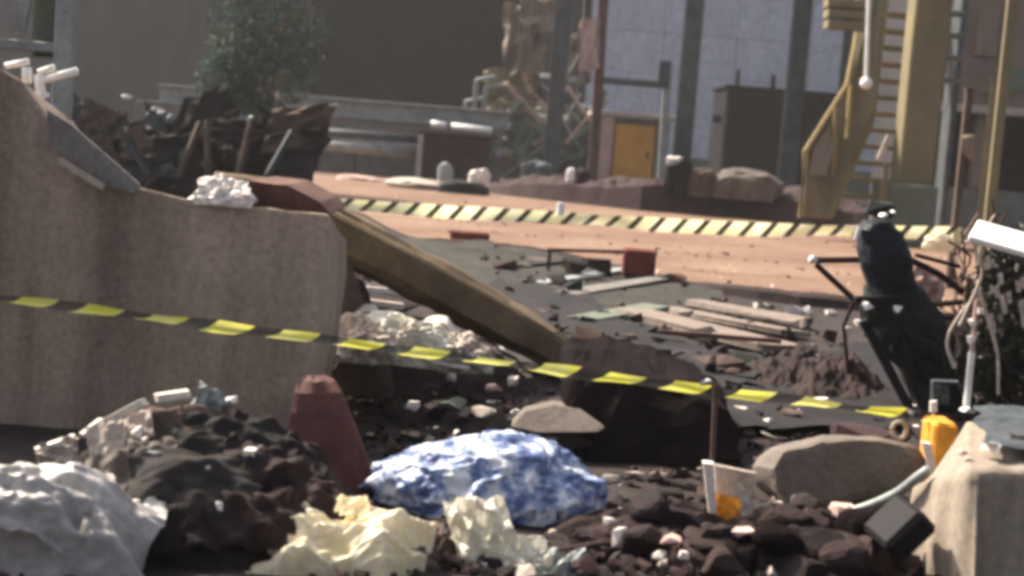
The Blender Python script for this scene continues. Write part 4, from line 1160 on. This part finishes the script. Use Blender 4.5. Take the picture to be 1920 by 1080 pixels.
# grey sack bottom left
tag(emit('grey_sheeting', *crumple_sheet(P(70, 1015, 2.84), (.44, .02, -.04), (-.03, .3, .15), 44, 60, .16, 8, .3, .12), 'sack_grey', smooth=True), 'loose whitish grey plastic sheeting in the bottom left corner', 'sheeting')
tag(emit('sheeting_flap', *crumple_sheet(P(60, 950, 2.72), (.2, .02, -.07), (.03, .12, .07), 47, 40, .16, 7, .2, .2), 'sack_grey', smooth=True), 'loose folded flap on top of the grey plastic sheeting', 'sheeting')
tag(emit('filled_sack', *crumple_blob((P(40, 1060, 2.85).x, 2.93, -.02), (.34, .26, .16), 46, 5, .2, 7, .5, .1, .5), 'tarp_grey'), 'dark bulk under the grey plastic sheeting', 'sack')
strip('bent_trim', [(-20, 905), (60, 895), (140, 905), (180, 930), (150, 935)], 2.95, .02, 'stone_brown', 'brown bent trim lying over the top of the grey sheeting', 'trim')
# yellow paper, cream paper
tag(emit('yellow_paper', *crumple_sheet(P(640, 1040, 3.0), (.36, .02, -.015), (-.01, .18, .095), 57, 64, .17, 10, .24, .12), 'paper_yellow'), 'crumpled cream yellow paper in front of the red panel', 'paper')
tag(emit('brown_wrapper', *crumple_blob((P(650, 1080, 3.0).x, 3.06, -.02), (.27, .14, .09), 58, 5, .4, 9, .5, .2), 'stone_brown'), 'brown crumpled wrapper under the yellow paper', 'wrapper')
tag(emit('yellow_paper_peak', *crumple_sheet(P(700, 985, 3.08), (.14, .03, -.05), (-.02, .06, .06), 53, 30, .3, 9), 'paper_yellow'), 'torn upper piece of the crumpled yellow paper', 'paper')
for i, (px, py, ax_, ay_, m, lab) in enumerate((
        (905, 1000, (.13, .0, .02), (-.06, .08, .13), 'paper_cream', 'folded pale sheet standing in front of the blue bag'),
        (950, 1065, (.18, .03, .03), (-.02, .1, .06), 'paper_cream', 'crumpled white sheet at the bottom edge beside the yellow paper'),
        (1050, 1068, (.12, .02, -.01), (.02, .09, .05), 'steel_grey', 'grey crumpled sheet at the bottom edge right of the white one'),
        (830, 1040, (.11, .02, .02), (.0, .1, .05), 'stone_brown', 'brown crumpled sheet between the yellow paper and the pale sheet'))):
    tag(emit('crumpled_sheet', *crumple_sheet(P(px, py, 3.08), ax_, ay_, 80 + i, 34, .22, 9, .1), m), lab, 'crumpled sheet')
tag(emit('brown_card', *beam(P(752, 985, 3.25), P(832, 1000, 3.25), .12, .012, .002), 'stone_brown'), 'brown card lying between the blue bag and the yellow paper', 'card')
tag(emit('pink_stick', *tube([P(606, 918, 3.4), P(640, 936, 3.38), P(712, 960, 3.35)], .008, 6, 4), 'stone_pink'), 'pinkish bent stick at the foot of the red panel', 'stick')
tag(emit('thin_stick', *tube([P(1000, 1036, 3.15), P(1050, 1030, 3.15), P(1130, 1016, 3.15)], .005, 6, 3), 'stone_brown'), 'thin stick lying in front of the dark rubble', 'stick')

# stake with paper cup
D = 3.85
t = thing('tape_stake', 'thin pale stake holding up the near tape', 'stake', (P(1340, 900, D).x, D, 0))
emit('rod', *tube([P(1342, 700 + 20, D), (P(1336, 900, D).x, D, -.01)], .0065, 8), 'stone_brown', t)
emit('clip', *hull(P(1327, 726, D - .03), (.035, .03, .016), 4, 16), 'steel_navy', t)
emit('clip_head', *hull(P(1327, 718, D - .04), (.014, .014, .01), 5, 16), 'white_paint', t)
D = 3.45
t = thing('torn_carton', 'torn white carton with an orange brown inside next to the stake', 'carton', (P(1370, 995, D).x, D, 0))
emit('side', *poly_plate([(1318, 868, D - .06), (1338, 870, D - .06), (1344, 962, D - .05), (1330, 965, D - .05)], .02), 'plaster_white', t)
emit('back', *poly_plate([(1340, 872, D), (1418, 888, D + .02), (1408, 955, D + .03), (1344, 950, D)], .012), 'stone_pale', t)
emit('inside', *crumple_sheet(P(1372, 962, D - .02), (.08, .02, -.01), (.0, .02, .07), 4, 12, .15), 'orange_clay', t)
emit('flap', *crumple_sheet(P(1398, 950, D - .06), (.03, .01, -.02), (.02, .02, -.09), 6, 10, .15), 'plaster_white', t)
emit('base', *hull((P(1380, 1000, D).x, D + .0, -.01), (.12, .1, .06), 6, 14), 'brick_red', t)

# dark rubble lower right: each large chunk on its own
c = G(1420, 1075)
tag(emit('chunk_heap', *keep('pile', mound((c.x + .02, c.y + .2, 0), .5, .3, .1, 91, 44, .5)), 'char_warm'), 'low dark brown heap carrying the rubble chunks at the bottom right', 'rubble heap')
def round_chunk(c, dims, seed):
    rnd = random.Random(seed)
    bm = bmesh.new(); bmesh.ops.create_icosphere(bm, subdivisions=3, radius=1)
    q = Matrix.Rotation(rnd.uniform(0, 6.3), 3, 'Z') @ Matrix.Rotation(rnd.uniform(-.5, .5), 3, 'X') @ Matrix.Rotation(rnd.uniform(-.5, .5), 3, 'Y')
    cut = [(Vector([rnd.gauss(0, 1) for _ in range(3)]).normalized(), rnd.uniform(.5, .85)) for _ in range(9)]
    for v in bm.verts:
        p = v.co * (1 + .12 * nz(v.co, 1.5, seed))
        for n, h in cut:
            e = p.dot(n) - h
            if e > 0: p -= n * e * .92
        v.co = q @ Vector((p.x * dims[0] / 2, p.y * dims[1] / 2, p.z * dims[2] / 2))
    v, f = bm_out(bm)
    return [p + Vector(c) for p in v], f
rnd = random.Random(19)
for k in range(46):
    px, py = rnd.uniform(1050, 1740), rnd.uniform(950, 1095)
    if px < 1150 and py < 1010: py += 60
    if 1290 < px < 1450 and py < 1035: py += 70
    if 1610 < px and py < 1060: px -= 150; py += 30
    w = .04 + .16 * rnd.random() ** 1.4
    p = on(px, py, ['pile'], .012, None)
    if p.z < -.01: p = G(px, py, .02)
    tag(emit('rubble_chunk', *round_chunk(p, (w, w * rnd.uniform(.6, .9), w * rnd.uniform(.45, .7)), 700 + k), rnd.choice(('rust_dark', 'char_warm', 'char', 'rust_dark', 'soot_and_shade', 'char_warm'))), 'dark brown rounded rubble chunk in the heap at the bottom right', 'rubble', 'rounded chunks in the lower right heap')
ch = [(1255, 1005, 150, 62, 'char', 'large dark slab like chunk left of the torn carton'), (1205, 1000, 60, 46, 'char_warm', 'dark chunk at the left end of the large dark slab'),
      (1100, 1062, 80, 40, 'rust_dark', 'dark maroon chunk beside the two white chips'), (1320, 1050, 96, 56, 'rust_dark', 'dark maroon chunk below the torn carton'),
      (1410, 1060, 90, 50, 'char', 'charred chunk below right of the torn carton'), (1240, 1072, 80, 40, 'char_warm', 'dark brown chunk at the bottom edge under the large slab'),
      (1500, 1070, 110, 50, 'rust_dark', 'wide dark chunk at the bottom edge left of the dark brick'), (1590, 1030, 90, 60, 'char', 'charred chunk touching the dark brick'),
      (1600, 1085, 90, 46, 'char_warm', 'brown chunk at the bottom edge below the dark brick'), (1790, 1078, 100, 58, 'char_warm', 'dark brown chunk at the foot of the pale draped block'),
      (1480, 1000, 80, 40, 'char', 'charred chunk in front of the grey rounded slab'), (1550, 985, 70, 34, 'rust_dark', 'maroon chunk under the curved metal strip'),
      (1170, 915, 60, 26, 'char', 'charred chunk behind the large dark slab'), (1700, 1075, 70, 36, 'rust_dark', 'maroon chunk between the dark brick and the pale draped block')]
for i, (px, py, w, h, m, lab) in enumerate(ch):
    p = on(px, py - h * .4, ['pile'], .0, None)
    if p.z < 0: p = G(px, py, .02)
    s = S(p.y)
    tag(emit('rubble_chunk', *round_chunk(p, (w * s, w * s * .8, h * s * 1.1), 200 + i), m), lab, 'rubble', 'dark chunks in the lower right')
g = G(1680, 1048); s = S(g.y)
def oriented_box(c, dims, rx, ry, rz, bev):
    v, f = box((-dims[0] / 2, -dims[1] / 2, -dims[2] / 2), (dims[0] / 2, dims[1] / 2, dims[2] / 2), bev)
    q = Matrix.Rotation(rz, 3, 'Z') @ Matrix.Rotation(ry, 3, 'Y') @ Matrix.Rotation(rx, 3, 'X')
    return [q @ p + Vector(c) for p in v], f
tag(emit('dark_brick', *oriented_box(P(1686, 990, 3.2), (.105, .12, .062), R(10), R(-48), R(6), .01), 'steel_black'), 'dark brick tilted against the pale draped block', 'brick')
for i, (px, py, w, h, m, lab) in enumerate((
        (1140, 1028, 26, 28, 'plaster_white', 'smaller of two white chips beside the dark maroon chunk'), (1164, 1066, 42, 44, 'plaster_white', 'larger of two white chips beside the dark maroon chunk'),
        (1236, 905, 40, 14, 'stone_pale', 'pale chip on the charred ground behind the stake'), (1262, 1046, 56, 16, 'stone_pink', 'pale flat chip below the large dark slab'),
        (1232, 1078, 30, 20, 'plaster_white', 'white sliver at the bottom edge under the large slab'), (1284, 1080, 30, 20, 'plaster_white', 'white sliver at the bottom edge next to another sliver'),
        (1502, 956, 44, 20, 'plaster_white', 'white chip on top of the rubble before the grey rounded slab'), (1585, 966, 40, 22, 'plaster_white', 'white chip at the lower end of the curved metal strip'),
        (1478, 1004, 46, 18, 'plaster_white', 'pale hooked chip in the charred rubble'), (1510, 1062, 24, 28, 'plaster_white', 'upright white chip in the rubble at the bottom edge'),
        (1540, 1086, 60, 20, 'plaster_white', 'flat white chip cut by the bottom edge'), (1748, 1052, 44, 24, 'stone_pink', 'pink chip at the foot of the pale draped block'), (1388, 1026, 60, 12, 'stone_pink', 'thin pink chip in front of the torn carton'))):
    p = on(px, py - h * .5, ['pile'], .02, None)
    if p.z < .02: p = G(px, py, .03)
    s = S(p.y)
    tag(emit('debris_chip', *hull(p, (w * s, w * s * .7, h * s), 300 + i, 14), m), lab, 'chip')
rubble('foreground_rubble', [([(1050, 960), (1300, 930), (1700, 930), (1760, 1000), (1780, 1120), (1000, 1120)], 650), ([(640, 960), (900, 1000), (1000, 1100), (560, 1100)], 250), ([(1130, 860), (1450, 840), (1480, 940), (1150, 950)], 300), ([(-60, 1000), (250, 1040), (250, 1120), (-60, 1120)], 100)], (.006, .055), FGM, 17, lambda x, y: max(0, .03 * mnoise.noise(Vector((x * 5, y * 5, 7))) + .01))
# grey rounded slab, pale draped block
tag(emit('rounded_slab', *prism([(1440, 880), (1462, 850), (1540, 828), (1640, 820), (1722, 832), (1748, 868), (1740, 905), (1650, 935), (1540, 950), (1480, 952), (1450, 925)], 3.8, .26, .02, .1, .014, 12, 3, .05), 'slab_grey'), 'grey rounded concrete slab lying below the near tape', 'slab')
tag(emit('slab_ring', *tube([P(1686 + 14 * math.cos(a), 806 + 16 * math.sin(a), 3.86) for a in [k * .42 for k in range(16)]], .006, 6), 'stone_pale'), 'small pale ring standing on the grey rounded slab', 'ring')
tag(emit('slab_debris', *hull(P(1620, 822, 3.95) - Vector((0, 0, .02)), (.24, .12, .05), 5, 16), 'rust_dark'), 'dark maroon lump lying along the top of the rounded slab', 'rubble')
V, Fc = [], []
nI, nJ = 80, 26
for j in range(-1, nJ + 1):
    v = max(0, j) / nJ
    for i in range(nI + 1):
        u = i / nI * 520                               # pixels along the top edge from the left end
        left = max(0.0, 1 - u / 105)                   # the end face turns away to the left
        px = 1712 + u; d = 3.1 + .34 * left
        top = 884 + 26 * left + 4 * mnoise.noise(Vector((u * .03, 0, 3)))
        if v < .3:                                     # top face going back
            f = 1 - v / .3
            p = P(px, top, d) + Vector((.115 * f * (1 - left) + .03 * left * f, .42 * f * (1 - left) + .02 * f, .03 * f * (1 - left)))
        else:
            f = (v - .3) / .7
            p = P(px, top, d)
            p.z = p.z * (1 - f) - .01 * f
            k = 1 if u < 130 else .25
            p.x -= (.035 * f * left + .007 * k * f ** .5 * math.sin(u * .16))
            p.y -= .05 * f + .016 * k * f ** .5 * (1 + math.sin(u * .16 + f))
        if j < 0: p.z = -.01                           # back face down to the ground
        V.append(p)
for j in range(nJ + 1):
    for i in range(nI):
        a = j * (nI + 1) + i
        Fc.append((a, a + nI + 1, a + nI + 2, a + 1))
keep('drape', (V, Fc))
tag(emit('draped_block', V, Fc, 'concrete_pale', smooth=True), 'pale beige block with drapery like folds in the bottom right corner', 'block')
tag(emit('ash_cover', *crumple_sheet(on(2020, 826, ['drape'], .02), (.46, 0, .0), (.1, .4, .028), 7, 40, .025, 8), 'steel_dark'), 'dark grey dusty sheet on top of the pale draped block', 'sheet')
tag(emit('curved_strip', *tube([P(1566, 966, 3.55), P(1620, 952, 3.5), P(1680, 926, 3.42), P(1720, 896, 3.36), P(1742, 880, 3.34)], .011, 8, 5), 'steel_grey', smooth=True), 'curved grey metal strip leaning on the pale draped block', 'strip')
tag(emit('hinge_lump', *hull(P(1578, 968, 3.5), (.06, .05, .03), 6, 16), 'stone_pink'), 'pinkish lump at the low end of the curved metal strip', 'lump')
# ochre block at the end of the tape
t = thing('tape_anchor', 'orange ochre anchor block wrapped by the end of the near tape', 'anchor block', (P(1762, 880, 3.8).x, 3.8, 0))
xx0, xx1 = P(1746, 820, 3.8).x, P(1792, 820, 3.8).x
emit('block', *box((xx0, 3.78, 0), (xx1, 3.9, P(1770, 792, 3.8).z), .008), 'orange_clay', t)
emit('strap', *poly_plate([(1728, 830, 3.75), (1746, 832, 3.75), (1756, 880, 3.76), (1742, 882, 3.76)], .01), 'plaster_white', t)
emit('knob', *tube([P(1750, 752, 3.8), P(1750, 772, 3.8)], .009, 8), 'plaster_white', t)
# litter on the draped block
for i, (px, py, w, h, m, lab) in enumerate(((1850, 812, 32, 14, 'stone_pink', 'pink scrap lying on top of the pale draped block'), (1856, 862, 44, 18, 'plaster_white', 'white scrap nearest the front on top of the pale draped block'), (1890, 822, 18, 14, 'plaster_white', 'small white scrap right of the pink scrap on the block'), (1905, 852, 30, 24, 'concrete_pale', 'grey scrap at the picture edge on top of the draped block'), (1804, 872, 26, 18, 'stone_pink', 'pinkish lump at the front corner of the draped block'))):
    p = on(px, py, ['drape'], .028, 3.2)
    tag(emit('litter_scrap', *hull(p - Vector((0, 0, .012)), (w * S(3.3), w * S(3.3) * .7, h * S(3.3)), 400 + i, 14), m), lab, 'scrap')

# ================================================================== DUSTY AIR
hz_m = bpy.data.materials.new('haze'); hz_m.use_nodes = True
nt = hz_m.node_tree; nt.nodes.remove(nt.nodes['Principled BSDF'])
pv = nt.nodes.new('ShaderNodeVolumePrincipled')
pv.inputs['Color'].default_value = (.9, .9, .92, 1); pv.inputs['Density'].default_value = .0009; pv.inputs['Anisotropy'].default_value = .25
nt.links.new(pv.outputs[0], nt.nodes['Material Output'].inputs['Volume'])
MATS['haze'] = hz_m
struct(emit('haze', *box((-115, -45, -1), (115, 185, 12.2)), 'haze'), 'stuff')
